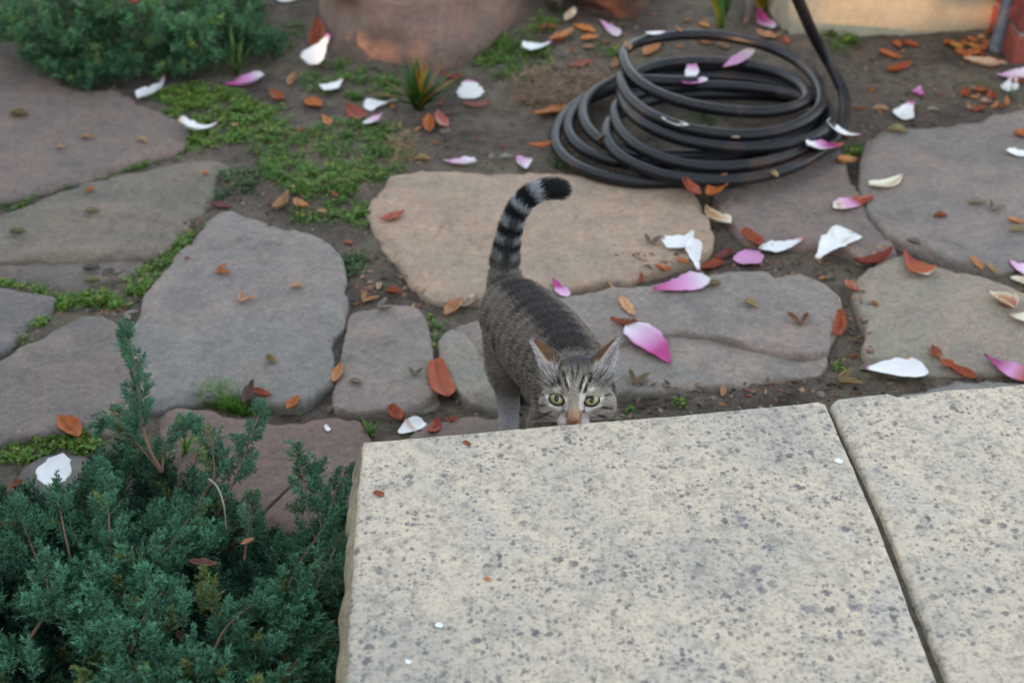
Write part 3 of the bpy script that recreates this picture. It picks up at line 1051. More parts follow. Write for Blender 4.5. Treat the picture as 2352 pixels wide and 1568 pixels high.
# tail
TPX = [(1164, 676), (1159, 622), (1162, 580), (1168, 545), (1176, 512), (1190, 480), (1212, 453), (1240, 438), (1270, 433), (1297, 437)]
TY = np.linspace(1.632, 1.685, len(TPX))
TP = np.array([at_y(x, y, yy) for (x, y), yy in zip(TPX, TY)])
parts.append(loft(TP, [0.028, 0.0200, 0.0165, 0.0145, 0.0135, 0.0130, 0.0126, 0.0122, 0.0120, 0.0100], [0.028, 0.0200, 0.0165, 0.0145, 0.0135, 0.0130, 0.0126, 0.0122, 0.0120, 0.0100], 50, 14, side=(0.2, 1, 0.1)))
# head
for c, r in [((0, -36, 8), (33, 40, 29)), ((0, -16, 8), (25, 24, 19)), ((-22, -25, -13), (21, 25, 21)), ((23, -25, -13), (21, 25, 21)),
             ((0, -30, -8), (36, 30, 24)), ((-17, -9, 2), (12.5, 12, 12)), ((17, -9, 2), (12.5, 12, 12)),
             ((0, 2, -18), (16, 17, 11)), ((-8.5, 8, -21.5), (10, 10, 8)), ((8.5, 8, -21.5), (10, 10, 8)), ((0, 4, -31), (9, 9, 6)),
             ((0, -4, -4), (10, 14, 12)), ((0, 6, -12), (9.5, 13, 8.5))]:
    parts.append(hico(c, r))

allV, allF, off = [], [], 0
for V, F in parts:
    allV.append(V); allF.append(F + off); off += len(V)
me = mesh_np("cat_rough", np.concatenate(allV), np.concatenate(allF))
tmp = bpy.data.objects.new("cat_rough", me)
COL.objects.link(tmp)
mod = tmp.modifiers.new("r", 'REMESH'); mod.mode = 'VOXEL'; mod.voxel_size = 0.0022
mod2 = tmp.modifiers.new("s", 'SMOOTH'); mod2.factor = 0.5; mod2.iterations = 9
dg = bpy.context.evaluated_depsgraph_get()
cat_me = bpy.data.meshes.new_from_object(tmp.evaluated_get(dg))
bpy.data.objects.remove(tmp)
bpy.data.meshes.remove(me)
cat_me.name = "body"
nv = len(cat_me.vertices)
CV = np.empty(nv * 3, np.float32); cat_me.vertices.foreach_get("co", CV); CV = CV.reshape(-1, 3).astype(float)
CN = np.empty(nv * 3, np.float32); cat_me.vertices.foreach_get("normal", CN); CN = CN.reshape(-1, 3).astype(float)

SPINE = catmull(SP[::-1][1:], 80)      # neck -> rump
TAILC = catmull(TP, 60)
SPL = np.concatenate([[0], np.cumsum(np.linalg.norm(np.diff(SPINE, axis=0), axis=1))])
TLL = np.concatenate([[0], np.cumsum(np.linalg.norm(np.diff(TAILC, axis=0), axis=1))])


def nearest(P, curve):
    out_i = np.empty(len(P), int); out_d = np.empty(len(P))
    for s in range(0, len(P), 20000):
        d = np.linalg.norm(P[s:s + 20000, None] - curve[None], axis=2)
        out_i[s:s + 20000] = d.argmin(1); out_d[s:s + 20000] = d.min(1)
    return out_i, out_d


def seg_dist(a, b, p0, p1):
    """distance of points (a,b) to a 2-D segment"""
    p0 = np.array(p0, float); p1 = np.array(p1, float)
    d = p1 - p0
    t = np.clip(((a - p0[0]) * d[0] + (b - p0[1]) * d[1]) / (d @ d), 0, 1)
    return np.hypot(a - p0[0] - t * d[0], b - p0[1] - t * d[1])


def sstep(x, e0, e1):
    t = np.clip((x - e0) / (e1 - e0), 0, 1)
    return t * t * (3 - 2 * t)


def lerp(a, b, t):
    return a * (1 - t[:, None]) + np.asarray(b) * t[:, None]


def cat_coat(P):
    """colour, hair length, hair direction, darkness for points on the coat"""
    n = len(P)
    L = (P - H0) @ ROT / MM                # face frame, mm
    a, b, c = L.T
    Hl = (P - H0) @ HROT / MM
    hx, hy, hz = Hl.T
    si, sd = nearest(P, SPINE)
    ti, td = nearest(P, TAILC)
    s = SPL[si]; Lsp = SPL[-1]
    spt = SPINE[si]
    above = (P[:, 2] - spt[:, 2])
    tang = np.gradient(SPINE, axis=0)[si]
    tang /= np.linalg.norm(tang, axis=1, keepdims=True)
    sidev = np.cross(tang, np.array([0, 0, 1.0])); sidev /= np.linalg.norm(sidev, axis=1, keepdims=True)
    lat = np.sum((P - spt) * sidev, 1)
    is_tail = (td < 0.040) & (TLL[ti] > 0.040)
    w_head = sstep(hy, -62, -44)
    # ---- body: ticked grey-brown with dark saddle and thin bars
    base = np.tile(s2l((142, 131, 118)), (n, 1))
    dor = sstep(above, 0.030, 0.047) * (1 - sstep(np.abs(lat), 0.014, 0.030)) * (1 - sstep(s, Lsp - 0.05, Lsp - 0.01))
    wob = 0.010 * fbm(P, 22, 2, 5)
    bar = 0.5 + 0.5 * np.sin((s + wob + 0.10 * np.abs(lat)) * 2 * math.pi / 0.021)
    bar = sstep(bar, 0.50, 0.85) * (0.45 + 0.55 * sstep(fbm(P, 45, 2, 8), -0.3, 0.3))
    dark = np.clip(dor * 0.74 + bar * 1.0 * sstep(above, -0.050, -0.005), 0, 0.93)
    low = sstep(P[:, 2], 0.125, 0.055)
    base = lerp(base, s2l((176, 174, 174)), low)
    dark = dark * (1 - 0.8 * low)
    col = lerp(base, s2l((40, 40, 44)), dark)
    # ---- tail rings
    tl = TLL[ti] / TLL[-1]
    ring = np.zeros(n)
    twob = 0.012 * fbm(P, 60, 2, 3)
    for cpos, w in ((0.235, 0.030), (0.345, 0.032), (0.455, 0.036), (0.580, 0.042), (0.705, 0.046)):
        ring = np.maximum(ring, 1 - sstep(np.abs(tl + twob - cpos), w * 0.62, w * 1.15))
    ring = np.maximum(ring, sstep(tl + twob, 0.795, 0.815))
    ring *= 0.25 + 0.75 * sstep(tl, 0.12, 0.40)
    dl = (1 - sstep(np.abs(np.sum((P - TAILC[ti]) * RGT, 1) - 0.001), 0.003, 0.009)) * sstep(tl, 0.1, 0.3) * (1 - sstep(tl, 0.55, 0.62))
    ring = np.maximum(ring, 0.8 * dl)
    topside = sstep(np.sum((P - TAILC[ti]) * np.array([-0.3, -0.2, 0.9]), 1), -0.002, 0.010)
    light = lerp(np.tile(s2l((134, 124, 112)), (n, 1)), s2l((166, 170, 176)), sstep(tl, 0.10, 0.50))
    tcol = lerp(light, s2l((10, 10, 12)), np.clip(ring, 0, 1) * 0.97)
    wt = sstep(TLL[ti], 0.008, 0.046) * (1 - sstep(td, 0.034, 0.046))
    col = col * (1 - wt)[:, None] + tcol * wt[:, None]
    # ---- head markings (face frame, mm as seen from the front)
    hcol = np.tile(s2l((172, 161, 148)), (n, 1))
    tick = fbm(np.column_stack([a * 1.6, b * 0.8, c * 0.5]), 0.20, 3, 21)
    hcol = hcol * (1 + 0.30 * tick)[:, None]
    crown = sstep(b, 22, 46) * (1 - sstep(np.abs(a + 0), 20, 32))
    hcol = lerp(hcol, s2l((62, 62, 68)), crown * 0.9)
    hd = np.zeros(n)
    for p0, p1, w in (((-13, 28), (-7.2, 12), 2.2), ((9.5, 24), (5.3, 11), 2.2), ((-4.5, 34), (-2, 22), 1.3), ((3.5, 36), (1.5, 23), 1.3),
                      ((-16.5, 16), (-13.6, 8), 1.9), ((12.5, 15), (10.6, 8), 1.9), ((-22, 30), (-17, 18), 1.8), ((19, 30), (15, 18), 1.8),
                      ((-29, 2), (-38, 6), 1.6), ((29, 3), (38, 7), 1.6), ((-27, -7), (-39, -9), 1.8), ((27, -7), (40, -9), 1.8),
                      ((-25, -15), (-36, -20), 1.8), ((25, -15), (37, -20), 1.8), ((-11.8, -5), (-11.5, -13), 1.7), ((11.4, -5), (11.2, -13), 1.7)):
        d = seg_dist(a, b, p0, p1)
        hd = np.maximum(hd, 1 - sstep(d, w * 0.45, w * 1.15))
    pale = np.zeros(n)
    for p0, p1, w in (((-9.6, 1), (-9.4, -9), 3.1), ((8.8, 5), (8.6, -8), 3.4), ((-22, 9.5), (-15, 10.5), 1.7), ((15, 10), (21, 11), 1.5),
                      ((-9.2, 24), (-5.4, 13), 1.1), ((11.6, 22), (8.6, 11), 1.1), ((-26, -6), (-15, -9.8), 3.0), ((26, -5), (15, -9.4), 3.0), ((-30, 3), (-26, -5), 2.0), ((30, 3), (26, -5), 1.8)):
        d = seg_dist(a, b, p0, p1)
        pale = np.maximum(pale, 1 - sstep(d, w * 0.5, w * 1.25))
    hcol = lerp(hcol, s2l((30, 27, 27)), hd * 0.95)
    hcol = lerp(hcol, s2l((246, 238, 230)), pale)
    # tan nose bridge
    nb = (1 - sstep(np.abs(a), 5.5, 10.5)) * sstep(b, -6, -15) * (1 - sstep(b, -22, -25.5) * 0)
    hcol = lerp(hcol, s2l((184, 148, 112)), nb * 0.85)
    nb2 = (1 - sstep(np.abs(np.abs(a) - 8.0), 0.8, 2.6)) * sstep(b, -11, -15) * sstep(b, -27, -22)
    hcol = lerp(hcol, s2l((120, 76, 48)), nb2 * 0.7)
    # whitish whisker pads and chin, cooler pale lower cheeks
    wp = sstep(b, -18, -23) * sstep(np.abs(a), 7, 10) * (1 - sstep(np.abs(a), 17, 25))
    hcol = lerp(hcol, s2l((232, 214, 204)), wp * 0.9)
    lc = sstep(b, -12, -24) * sstep(np.abs(a), 20, 30)
    hcol = lerp(hcol, s2l((150, 146, 144)), lc * 0.4)
    eye_rim = np.minimum(np.hypot((a + 19.8) / 1.15, b * 1.2), np.hypot((a - 19.8) / 1.15, b * 1.2))
    hcol = lerp(hcol, s2l((26, 22, 22)), 1 - sstep(eye_rim, 7.0, 8.0))
    col = lerp(col, np.zeros(3), np.zeros(n))
    col = col * (1 - w_head)[:, None] + hcol * w_head[:, None]
    # ---- hair length and lie
    ln = np.full(n, 0.0095)
    ln = ln * (1 - 0.45 * low)
    ln[is_tail] = 0.0098
    ln = ln * (1 - w_head) + w_head * 0.0066
    fr = np.hypot(a, b + 10)
    ln = np.where(w_head > 0.5, 0.0022 + (ln - 0.0022) * sstep(fr, 10, 34), ln)
    ln = np.where(eye_rim < 8.2, 0.0008, ln)
    d_body = -tang * -1.0
    d_body = tang.copy()                     # neck -> rump
    d_body = d_body + np.array([0, 0, -0.35])
    ttan = np.gradient(TAILC, axis=0)[ti]
    ttan /= np.linalg.norm(ttan, axis=1, keepdims=True)
    d_body[is_tail] = ttan[is_tail] * 0.9
    nose = head(0, 14, -12)
    d_head = (P - nose); d_head /= np.linalg.norm(d_head, axis=1, keepdims=True) + 1e-9
    d = d_body * (1 - w_head)[:, None] + d_head * w_head[:, None]
    d[P[:, 2] < 0.10] += np.array([0, 0, -1.0])
    return np.clip(col, 0.003, 1), ln, d, w_head, is_tail


col, ln, d, wh, tl_ = cat_coat(CV)
ca = cat_me.color_attributes.new("col", 'FLOAT_COLOR', 'POINT')
c4 = np.ones((nv, 4), np.float32); c4[:, :3] = col * 0.75
ca.data.foreach_set("color", c4.ravel())
cat_me.polygons.foreach_set("use_smooth", np.ones(len(cat_me.polygons), dtype=bool))
m_cat = mat_vcol("tabby_coat", 0.8, 0.15, noise_amt=0.35, noise_scale=420)
m_fur = mat_vcol("tabby_hair", 0.55, 0.25, transl=0.25)
cat_root = empty("cat", (float(SP[3][0]), float(SP[3][1]), 0.0))
tag(cat_root, "grey-brown tabby cat with ringed tail peering over the pale step", "cat")
link_at("body", cat_me, tuple(SP[3]), m_cat, cat_root)


def grow(P, Nn, col, ln, d, rg, width, lift, name, jit=0.35, tipcol=None):
    n = len(P)
    d = d - Nn * np.sum(d * Nn, 1, keepdims=True)
    d /= np.linalg.norm(d, axis=1, keepdims=True) + 1e-9
    d = d + jit * rg.normal(size=(n, 3)) * 0.6
    d = d - Nn * np.sum(d * Nn, 1, keepdims=True)
    d /= np.linalg.norm(d, axis=1, keepdims=True) + 1e-9
    L = ln * rg.uniform(0.65, 1.25, n)
    dir0 = Nn * lift[:, None] + d * (1 - 0.25 * lift)[:, None]
    dir0 /= np.linalg.norm(dir0, axis=1, keepdims=True)
    dir1 = Nn * (lift * 0.45)[:, None] + d
    dir1 /= np.linalg.norm(dir1, axis=1, keepdims=True)
    side = np.cross(dir0, Nn + 0.6 * rg.normal(size=(n, 3)))
    side /= np.linalg.norm(side, axis=1, keepdims=True) + 1e-9
    w = width * rg.uniform(0.7, 1.3, n)[:, None]
    root = P - Nn * 0.0008
    mid = root + dir0 * (L * 0.5)[:, None]
    tip = mid + dir1 * (L * 0.55)[:, None]
    V = np.stack([root - side * w, root + side * w, mid + side * w * 0.8, mid - side * w * 0.8, tip], 1).reshape(-1, 3)
    k = np.arange(n)[:, None] * 5
    T = np.concatenate([k + np.array([[0, 1, 2]]), k + np.array([[0, 2, 3]]), k + np.array([[3, 2, 4]])])
    # agouti: dark root, pale band, some black tips
    r1 = rg.uniform(0.5, 1.5, n)[:, None]
    blk = (rg.random(n) < 0.36)[:, None]
    croot = col * 0.55
    cmid = col * r1
    ctip = np.where(blk, col * 0.35, np.minimum(col * 1.8 * r1, 0.9))
    C = np.stack([croot, croot, cmid, cmid, ctip], 1).reshape(-1, 3)
    me = mesh_np(name, V, T, C)
    return me


rg = np.random.default_rng(5)
cat_me.calc_loop_triangles()
tri = np.empty(len(cat_me.loop_triangles) * 3, np.int32); cat_me.loop_triangles.foreach_get("vertices", tri); tri = tri.reshape(-1, 3)
v0, v1, v2 = CV[tri[:, 0]], CV[tri[:, 1]], CV[tri[:, 2]]
area = np.linalg.norm(np.cross(v1 - v0, v2 - v0), axis=1) / 2
tc_ = (v0 + v1 + v2) / 3
hy_ = ((tc_ - H0) @ HROT / MM)[:, 1]
dens = area * np.where(hy_ > -55, 3.4, 1.0) * np.where(tc_[:, 2] < 0.05, 0.4, 1.0)
NH = 150000
pick = rg.choice(len(tri), NH, p=dens / dens.sum())
r1 = np.sqrt(rg.random(NH)); r2 = rg.random(NH)
w0, w1, w2 = (1 - r1)[:, None], (r1 * (1 - r2))[:, None], (r1 * r2)[:, None]
HP = v0[pick] * w0 + v1[pick] * w1 + v2[pick] * w2
HN = CN[tri[pick, 0]] * w0 + CN[tri[pick, 1]] * w1 + CN[tri[pick, 2]] * w2
HN /= np.linalg.norm(HN, axis=1, keepdims=True)
col, ln, d, wh, tl_ = cat_coat(HP)
lift = np.where(tl_, 0.85, 0.52 * (1 - wh) + 0.38 * wh)
wd = np.where(wh > 0.5, 0.00020, 0.00024)[:, None]
fur_me = grow(HP, HN, col, ln, d, rg, wd, lift, "fur")
link_at("fur", fur_me, tuple(SP[3]), m_fur, cat_root)

# --- ears: sheets from the front rim round the back to the outer rim
def bez(p, q, r, t):
    t = np.asarray(t)[:, None]
    return (1 - t) ** 2 * np.asarray(p) + 2 * t * (1 - t) * np.asarray(q) + t * t * np.asarray(r)


m_ear = mat_vcol("ear_skin", 0.8, 0.1, transl=0.05, noise_amt=0.3, noise_scale=500)


def ear(front, outer, rear, tip, fb, ob, rb):
    """front/outer/rear: base points; fb/ob/rb: bulge control points towards the tip"""
    nt, ns = 16, 13
    t = np.linspace(0, 1, nt)
    Fc, Oc, Rc = bez(front, fb, tip, t), bez(outer, ob, tip, t), bez(rear, rb, tip, t)
    grid = np.empty((nt, ns, 3))
    s = np.linspace(0, 1, ns)
    for k in range(nt):
        ctrl = 2 * Rc[k] - 0.5 * (Fc[k] + Oc[k])
        grid[k] = bez(Fc[k], ctrl, Oc[k], s)
    grid[-1] = np.asarray(tip)
    W = np.array([[face(*g) for g in row] for row in grid])
    # normals
    du = np.gradient(W, axis=0); dv = np.gradient(W, axis=1)
    nm = np.cross(du, dv); nm /= np.linalg.norm(nm, axis=2, keepdims=True) + 1e-9
    cen = W.mean(axis=(0, 1)) ; axis_mid = face(*(0.5 * (np.asarray(front) + np.asarray(outer))))
    out = W - axis_mid
    sgn = np.sign(np.sum(nm * out, 2).mean())
    nm = nm * sgn                                    # pointing to the outside (back) of the ear
    th = 0.0012
    Vo = (W + nm * th * 0.4).reshape(-1, 3); Vi = (W - nm * th * 0.6).reshape(-1, 3)
    V = np.concatenate([Vo, Vi]); m = nt * ns
    F = []
    for i in range(nt - 1):
        for j in range(ns - 1):
            q = [i * ns + j, i * ns + j + 1, (i + 1) * ns + j + 1, (i + 1) * ns + j]
            F.append(q); F.append([x + m for x in q[::-1]])
    for i in range(nt - 1):
        for j in (0, ns - 1):
            F.append([i * ns + j, (i + 1) * ns + j, (i + 1) * ns + j + m, i * ns + j + m])
    tt = np.repeat(t, ns)
    ss = np.tile(s, nt)
    rim = np.maximum(1 - np.minimum(ss, 1 - ss) / 0.07, 0).clip(0, 1)
    oc = lerp(np.tile(s2l((82, 68, 54)), (m, 1)), s2l((96, 64, 42)), sstep(tt, 0.1, 0.8))
    oc = oc * (0.85 + 0.3 * rg.random(m))[:, None]
    oc = lerp(oc, s2l((212, 196, 176)), rim * 0.8)
    ic = lerp(np.tile(s2l((196, 188, 186)), (m, 1)), s2l((222, 214, 210)), tt)
    me = mesh_np("ear", V, F, np.concatenate([oc, ic]))
    bm = bmesh.new(); bm.from_mesh(me); bmesh.ops.recalc_face_normals(bm, faces=bm.faces); bm.to_mesh(me); bm.free()
    o = link_at("ear", me, tuple(W[0].mean(0)), m_ear, cat_root)
    # fringe of white hair inside and short brown nap outside
    nh = 1500
    fi = rg.uniform(0.02, 0.9, nh); fj = rg.random(nh) ** np.where(rg.random(nh) < 0.5, 2.2, 1.0)
    gi = fi * (nt - 1); gj = fj * (ns - 1)
    i0 = gi.astype(int).clip(0, nt - 2); j0 = gj.astype(int).clip(0, ns - 2)
    fu = (gi - i0)[:, None]; fv = (gj - j0)[:, None]
    P = (W[i0, j0] * (1 - fu) * (1 - fv) + W[i0 + 1, j0] * fu * (1 - fv) + W[i0, j0 + 1] * (1 - fu) * fv + W[i0 + 1, j0 + 1] * fu * fv)
    Nn = -nm[i0, j0]
    dd = (W[-1, 0] - W[0, ns // 2])[None] * 0.6 + (W[i0, -1] - W[i0, 0]) * 0.8
    c = np.tile(s2l((226, 222, 222)), (nh, 1))
    e1 = grow(P - nm[i0, j0] * 0.0005, Nn, c * 0.8, np.full(nh, 0.010) * (1 - 0.5 * fi), dd, rg, np.full((nh, 1), 0.00022), np.full(nh, 0.35), "ear_fringe")
    link_at("ear_fringe", e1, tuple(W[0].mean(0)), m_fur, o)
    nt_ = 700
    u_ = rg.random(nt_)
    bp = np.asarray(front)[None] * (1 - u_)[:, None] + np.asarray(outer)[None] * u_[:, None] + rg.normal(size=(nt_, 3)) * np.array([2.0, 3.0, 2.0]) + np.array([0, 2, 4])
    bp = np.array([face(*q) for q in bp])
    tn = np.tile(VC, (nt_, 1))
    td_ = np.tile(face(*tip) - face(*(0.5 * (np.asarray(front) + np.asarray(outer)))), (nt_, 1)) + rg.normal(size=(nt_, 3)) * 0.012
    tcol_ = np.where((rg.random(nt_) < 0.62)[:, None], s2l((214, 208, 206)), s2l((120, 110, 102)))
    e3 = grow(bp, tn, tcol_ * 0.85, np.full(nt_, 0.013), td_, rg, np.full((nt_, 1), 0.00026), np.full(nt_, 0.25), "ear_tuft")
    link_at("ear_tuft", e3, tuple(W[0].mean(0)), m_fur, o)
    nh = 2200
    fi = rg.uniform(0.0, 0.97, nh); fj = rg.random(nh)
    gi = fi * (nt - 1); gj = fj * (ns - 1)
    i0 = gi.astype(int).clip(0, nt - 2); j0 = gj.astype(int).clip(0, ns - 2)
    fu = (gi - i0)[:, None]; fv = (gj - j0)[:, None]
    P = (W[i0, j0] * (1 - fu) * (1 - fv) + W[i0 + 1, j0] * fu * (1 - fv) + W[i0, j0 + 1] * (1 - fu) * fv + W[i0 + 1, j0 + 1] * fu * fv)
    Nn = nm[i0, j0]
    dd = np.tile(W[-1, 0] - W[0, ns // 2], (nh, 1))
    c = lerp(np.tile(s2l((92, 80, 66)), (nh, 1)), s2l((104, 72, 48)), sstep(fi, 0.15, 0.7))
    e2 = grow(P, Nn, c, np.full(nh, 0.0030) * (1.6 - fi), dd, rg, np.full((nh, 1), 0.00020), np.full(nh, 0.3), "ear_nap")
    link_at("ear_nap", e2, tuple(W[0].mean(0)), m_fur, o)
    return o


ear(front=(-21, 27, 2), outer=(-31, 15, -14), rear=(-15, 43, -24), tip=(-51, 69, -22), fb=(-42, 46, 2), ob=(-48, 48, -20), rb=(-24, 58, -26))
ear(front=(20, 29, 2), outer=(38, 17, -14), rear=(17, 46, -24), tip=(47.5, 74, -22), fb=(36, 54, 4), ob=(51, 52, -16), rb=(32, 62, -26))

# --- eyes
m_eye = mat_vcol("cat_eye", 0.12, 0.4, coat=0.35)
for sx in (-1, 1):
    cxm = 19.8 * sx
    ec = face(cxm, 0.2, -4.2 if sx < 0 else -2.2)
    R = 9.5 * MM
    nlat, nlon = 40, 56
    ph = np.linspace(0, math.pi * 0.62, nlat)
    V, C = [], []
    gaze = VC * 0.985 + VB * 0.10 + VA * (-0.02)
    gaze /= np.linalg.norm(gaze)
    ga = np.cross(np.array([0, 0, 1.0]), gaze); ga /= np.linalg.norm(ga); gb = np.cross(gaze, ga)
    TH = np.linspace(0, 2 * math.pi, nlon, endpoint=False)
    PH, TT = np.meshgrid(ph, TH, indexing='ij')
    x = np.sin(PH) * np.cos(TT); y = np.sin(PH) * np.sin(TT); z = np.cos(PH)
    V = ec + R * (0.96 * x[..., None] * ga + 0.80 * (y - 0.16 * sx * -x * 1.0)[..., None] * gb + (z + 0.06 * np.exp(-(PH / 0.35) ** 2))[..., None] * gaze)
    V = V.reshape(-1, 3)
    x, y, PHf = x.ravel(), y.ravel(), PH.ravel()
    pup = 1 - sstep(np.hypot(x / 0.31, (y - 0.04) / 0.54), 0.90, 1.08)
    iris = lerp(np.tile(s2l((160, 154, 102)), (len(x), 1)), s2l((112, 112, 70)), sstep(np.sin(PHf), 0.35, 0.8))
    iris = iris * (0.88 + 0.24 * (0.5 + 0.5 * vnoise(np.column_stack([np.cos(TT.ravel()) * 9, np.sin(TT.ravel()) * 9, PHf * 2]), 1.0, 4)))[:, None]
    iris = lerp(iris, s2l((34, 26, 20)), sstep(np.sin(PHf), 0.80, 0.90))
    iris = lerp(iris, (0.004, 0.004, 0.005), pup)
    i = np.arange(nlat - 1)[:, None]; j = np.arange(nlon)[None]
    F = np.stack([i * nlon + j, i * nlon + (j + 1) % nlon, (i + 1) * nlon + (j + 1) % nlon, (i + 1) * nlon + j], -1).reshape(-1, 4)
    link_at("eye", mesh_np("eye", V, F, iris), tuple(ec), m_eye, cat_root)
    # dark lid rim: an almond ring
    th = np.linspace(0, 2 * math.pi, 41)[:-1]
    ax = 8.3 * np.cos(th) * (1 + 0.0 * th); by = 5.9 * np.sin(th)
    by = by - 0.16 * ax * sx * -1 * 0.9 + np.where(by > 0, -0.4, 0)
    ringp = np.array([face(cxm + q, w, (2.3 if sx < 0 else 4.0) - 0.055 * (q * q + w * w) * 0.5 - (0.10 * sx * q)) for q, w in zip(ax, by)])
    ringp = np.concatenate([ringp, ringp[:2]])
    V, Fc = tube_mesh("eyelid", ringp, 1.15 * MM, 8, False)
    lid = mesh_np("eyelid", V, Fc, np.tile(s2l((30, 24, 24)), (len(V), 1)))
    link_at("eyelid", lid, tuple(ec), m_cat, cat_root)

# --- nose leather
bm = bmesh.new(); bmesh.ops.create_icosphere(bm, subdivisions=4, radius=1.0)
V = np.array([v.co[:] for v in bm.verts]); F = np.array([[v.index for v in f.verts] for f in bm.faces]); bm.free()
wx = np.where(V[:, 2] > 0, 1.0, 1.0 - 0.55 * np.abs(V[:, 2]))
Q = np.column_stack([V[:, 0] * 6.6 * wx, V[:, 1] * 4.6, V[:, 2] * 3.7])
nost = np.minimum(np.hypot((np.abs(Q[:, 0]) - 4.3) / 1.5, (Q[:, 2] + 1.0) / 1.3), 2)
Q[:, 1] -= np.where(V[:, 1] > 0, 1.6 * (1 - sstep(nost, 0.4, 1.1)), 0)
ncol = lerp(np.tile(s2l((136, 84, 70)), (len(Q), 1)), s2l((48, 26, 24)), 1 - sstep(nost, 0.6, 1.15))
ncol = lerp(ncol, s2l((92, 58, 48)), sstep(Q[:, 2], 2.4, 3.8))
NP = np.array([head(q[0], 16.4 + q[1], -17.6 + q[2]) for q in Q])
m_nose = mat_vcol("nose_leather", 0.38, 0.4, noise_amt=0.15, noise_scale=900)
link_at("nose", mesh_np("nose", NP, F, ncol), tuple(head(0, 16, -15)), m_nose, cat_root)

# --- whiskers
m_wh, nd, lk, bs = new_mat("whisker")
bs.inputs["Base Color"].default_value = (0.75, 0.74, 0.72, 1)
bs.inputs["Roughness"].default_value = 0.4
for sx in (-1, 1):
    for k in range(4):
        z0 = -19 - 2.0 * (k % 4)
        ang = 0.30 - 0.16 * k + rg.uniform(-0.05, 0.05)
        Lw = rg.uniform(34, 58)
        p0 = np.array([sx * 10, 10, z0])
        dr = np.array([sx * 0.93, -0.25 + 0.08 * k * 0.3, ang])
        pts = [head(*(p0 + dr * Lw * t + np.array([0, -4 * t * t, -9 * t * t]))) for t in np.linspace(0, 1, 9)]
        V, Fc = tube_mesh("whisker", pts, np.linspace(0.14, 0.04, 9) * MM, 5)
        link_at("whisker", mesh_np("whisker", V, Fc), tuple(pts[0]), m_wh, cat_root)
# ================================================================ garden hose
def zp(zx, zy, z):
    """zoomed-view pixel of the hose to world at height z"""
    return at_z(1241.9 + zx * 0.32, 37.6 + zy * 0.32, z)


HR_ = 0.0112
def lay(k): return 0.004 + HR_ + k * 0.017
hose_pts = []
R0 = (2195, 660)
ex = [zp(1700, -420, 0.55), zp(1790, -250, 0.40), zp(1885, -30, 0.24), zp(1950, 120, 0.16), zp(2050, 300, 0.10), zp(2130, 450, 0.065), zp(2180, 560, 0.045)]
hose_pts += list(catmull(ex, 60))


def quarter(p, q, zp0, zp1, kind, n=30):
    """quarter ellipse in the picture from extreme p to extreme q"""
    out = []
    for t in np.linspace(0, 1, n, endpoint=False):
        f = t * math.pi / 2
        if kind in (0, 2):       # leaving a left/right extreme: vertical tangent first
            x = q[0] + (p[0] - q[0]) * math.cos(f); y = p[1] + (q[1] - p[1]) * math.sin(f)
        else:                    # leaving a top/bottom extreme: horizontal tangent first
            x = p[0] + (q[0] - p[0]) * math.sin(f); y = q[1] + (p[1] - q[1]) * math.cos(f)
        out.append(zp(x, y, zp0 + (zp1 - zp0) * t))
    return out


LOOPS = [  # R, B, L, T extremes with layer heights
    ((2195, 660), 1.6, (1250, 1185), 1.1, (470, 830), 1.6, (1200, 560), 0.9),
    ((2010, 640), 0.0, (800, 1195), 0.0, (100, 880), 0.0, (1150, 400), 0.0),
    ((2060, 680), 0.6, (720, 1062), 0.3, (195, 790), 0.3, (1150, 430), 0.9),
    ((2030, 700), 1.2, (850, 1005), 0.8, (300, 690), 0.9, (1100, 365), 1.2),
    ((2070, 720), 2.0, (1250, 1085), 1.9, (530, 680), 2.2, (1200, 500), 1.8),
    ((2090, 740), 2.8, (1450, 945), 2.8, (580, 540), 3.0, (1100, 322), 2.4),
    ((1915, 580), 3.4, (1550, 690), 3.9, (590, 280), 4.4, (1100, 133), 3.2),
    ((2020, 590), 3.6, (1450, 855), 3.6, (572, 430), 3.7, (1150, 470), 2.6),
]
E = []
for L in LOOPS:
    for k in range(4):
        E.append((L[2 * k], lay(L[2 * k + 1]), k))
for i in range(len(E) - 1):
    hose_pts += quarter(E[i][0], E[i + 1][0], E[i][1], E[i + 1][1], E[i][2])
hp = np.array(hose_pts)
for _ in range(6):
    hp[1:-1] = 0.5 * hp[1:-1] + 0.25 * (hp[:-2] + hp[2:])
V, F = tube_mesh("hose", hp, HR_, 14)
m_hose, nd, lk, bs = new_mat("black_rubber_hose")
tc = nd.new("ShaderNodeTexCoord"); v = tc.outputs["Object"]
n1 = noise_node(nd, lk, v, 9.0, 4, 0.6, 0.4); n2 = noise_node(nd, lk, v, 120, 5, 0.7)
c1 = ramp(nd, lk, n1.outputs["Fac"], [(0.42, s2l((22, 23, 28))), (0.58, s2l((28, 28, 32))), (0.68, s2l((62, 46, 40)))])
c2 = ramp(nd, lk, n2.outputs["Fac"], [(0.3, (0.75, 0.75, 0.75)), (0.65, (1.15, 1.15, 1.15))])
lk.new(mixc(nd, lk, c1.outputs["Color"], c2.outputs["Color"], 0.8, 'MULTIPLY'), bs.inputs["Base Color"])
bs.inputs["Roughness"].default_value = 0.38
bs.inputs["Specular IOR Level"].default_value = 0.36
me = mesh_np("garden_hose", V, F)
co, tr = mesh_tris(me); add_bvh(co, tr)
ho = link_at("garden_hose", me, tuple(zp(1200, 700, 0.0)), m_hose)
tag(ho, "coiled black rubber garden hose lying in front of the cream wall", "hose")
# ================================================================ surfaces to stand things on
BVH = BVHTree.FromPolygons([Vector(p) for p in np.concatenate(BV)], [tuple(map(int, t)) for t in np.concatenate(BF)], all_triangles=True)


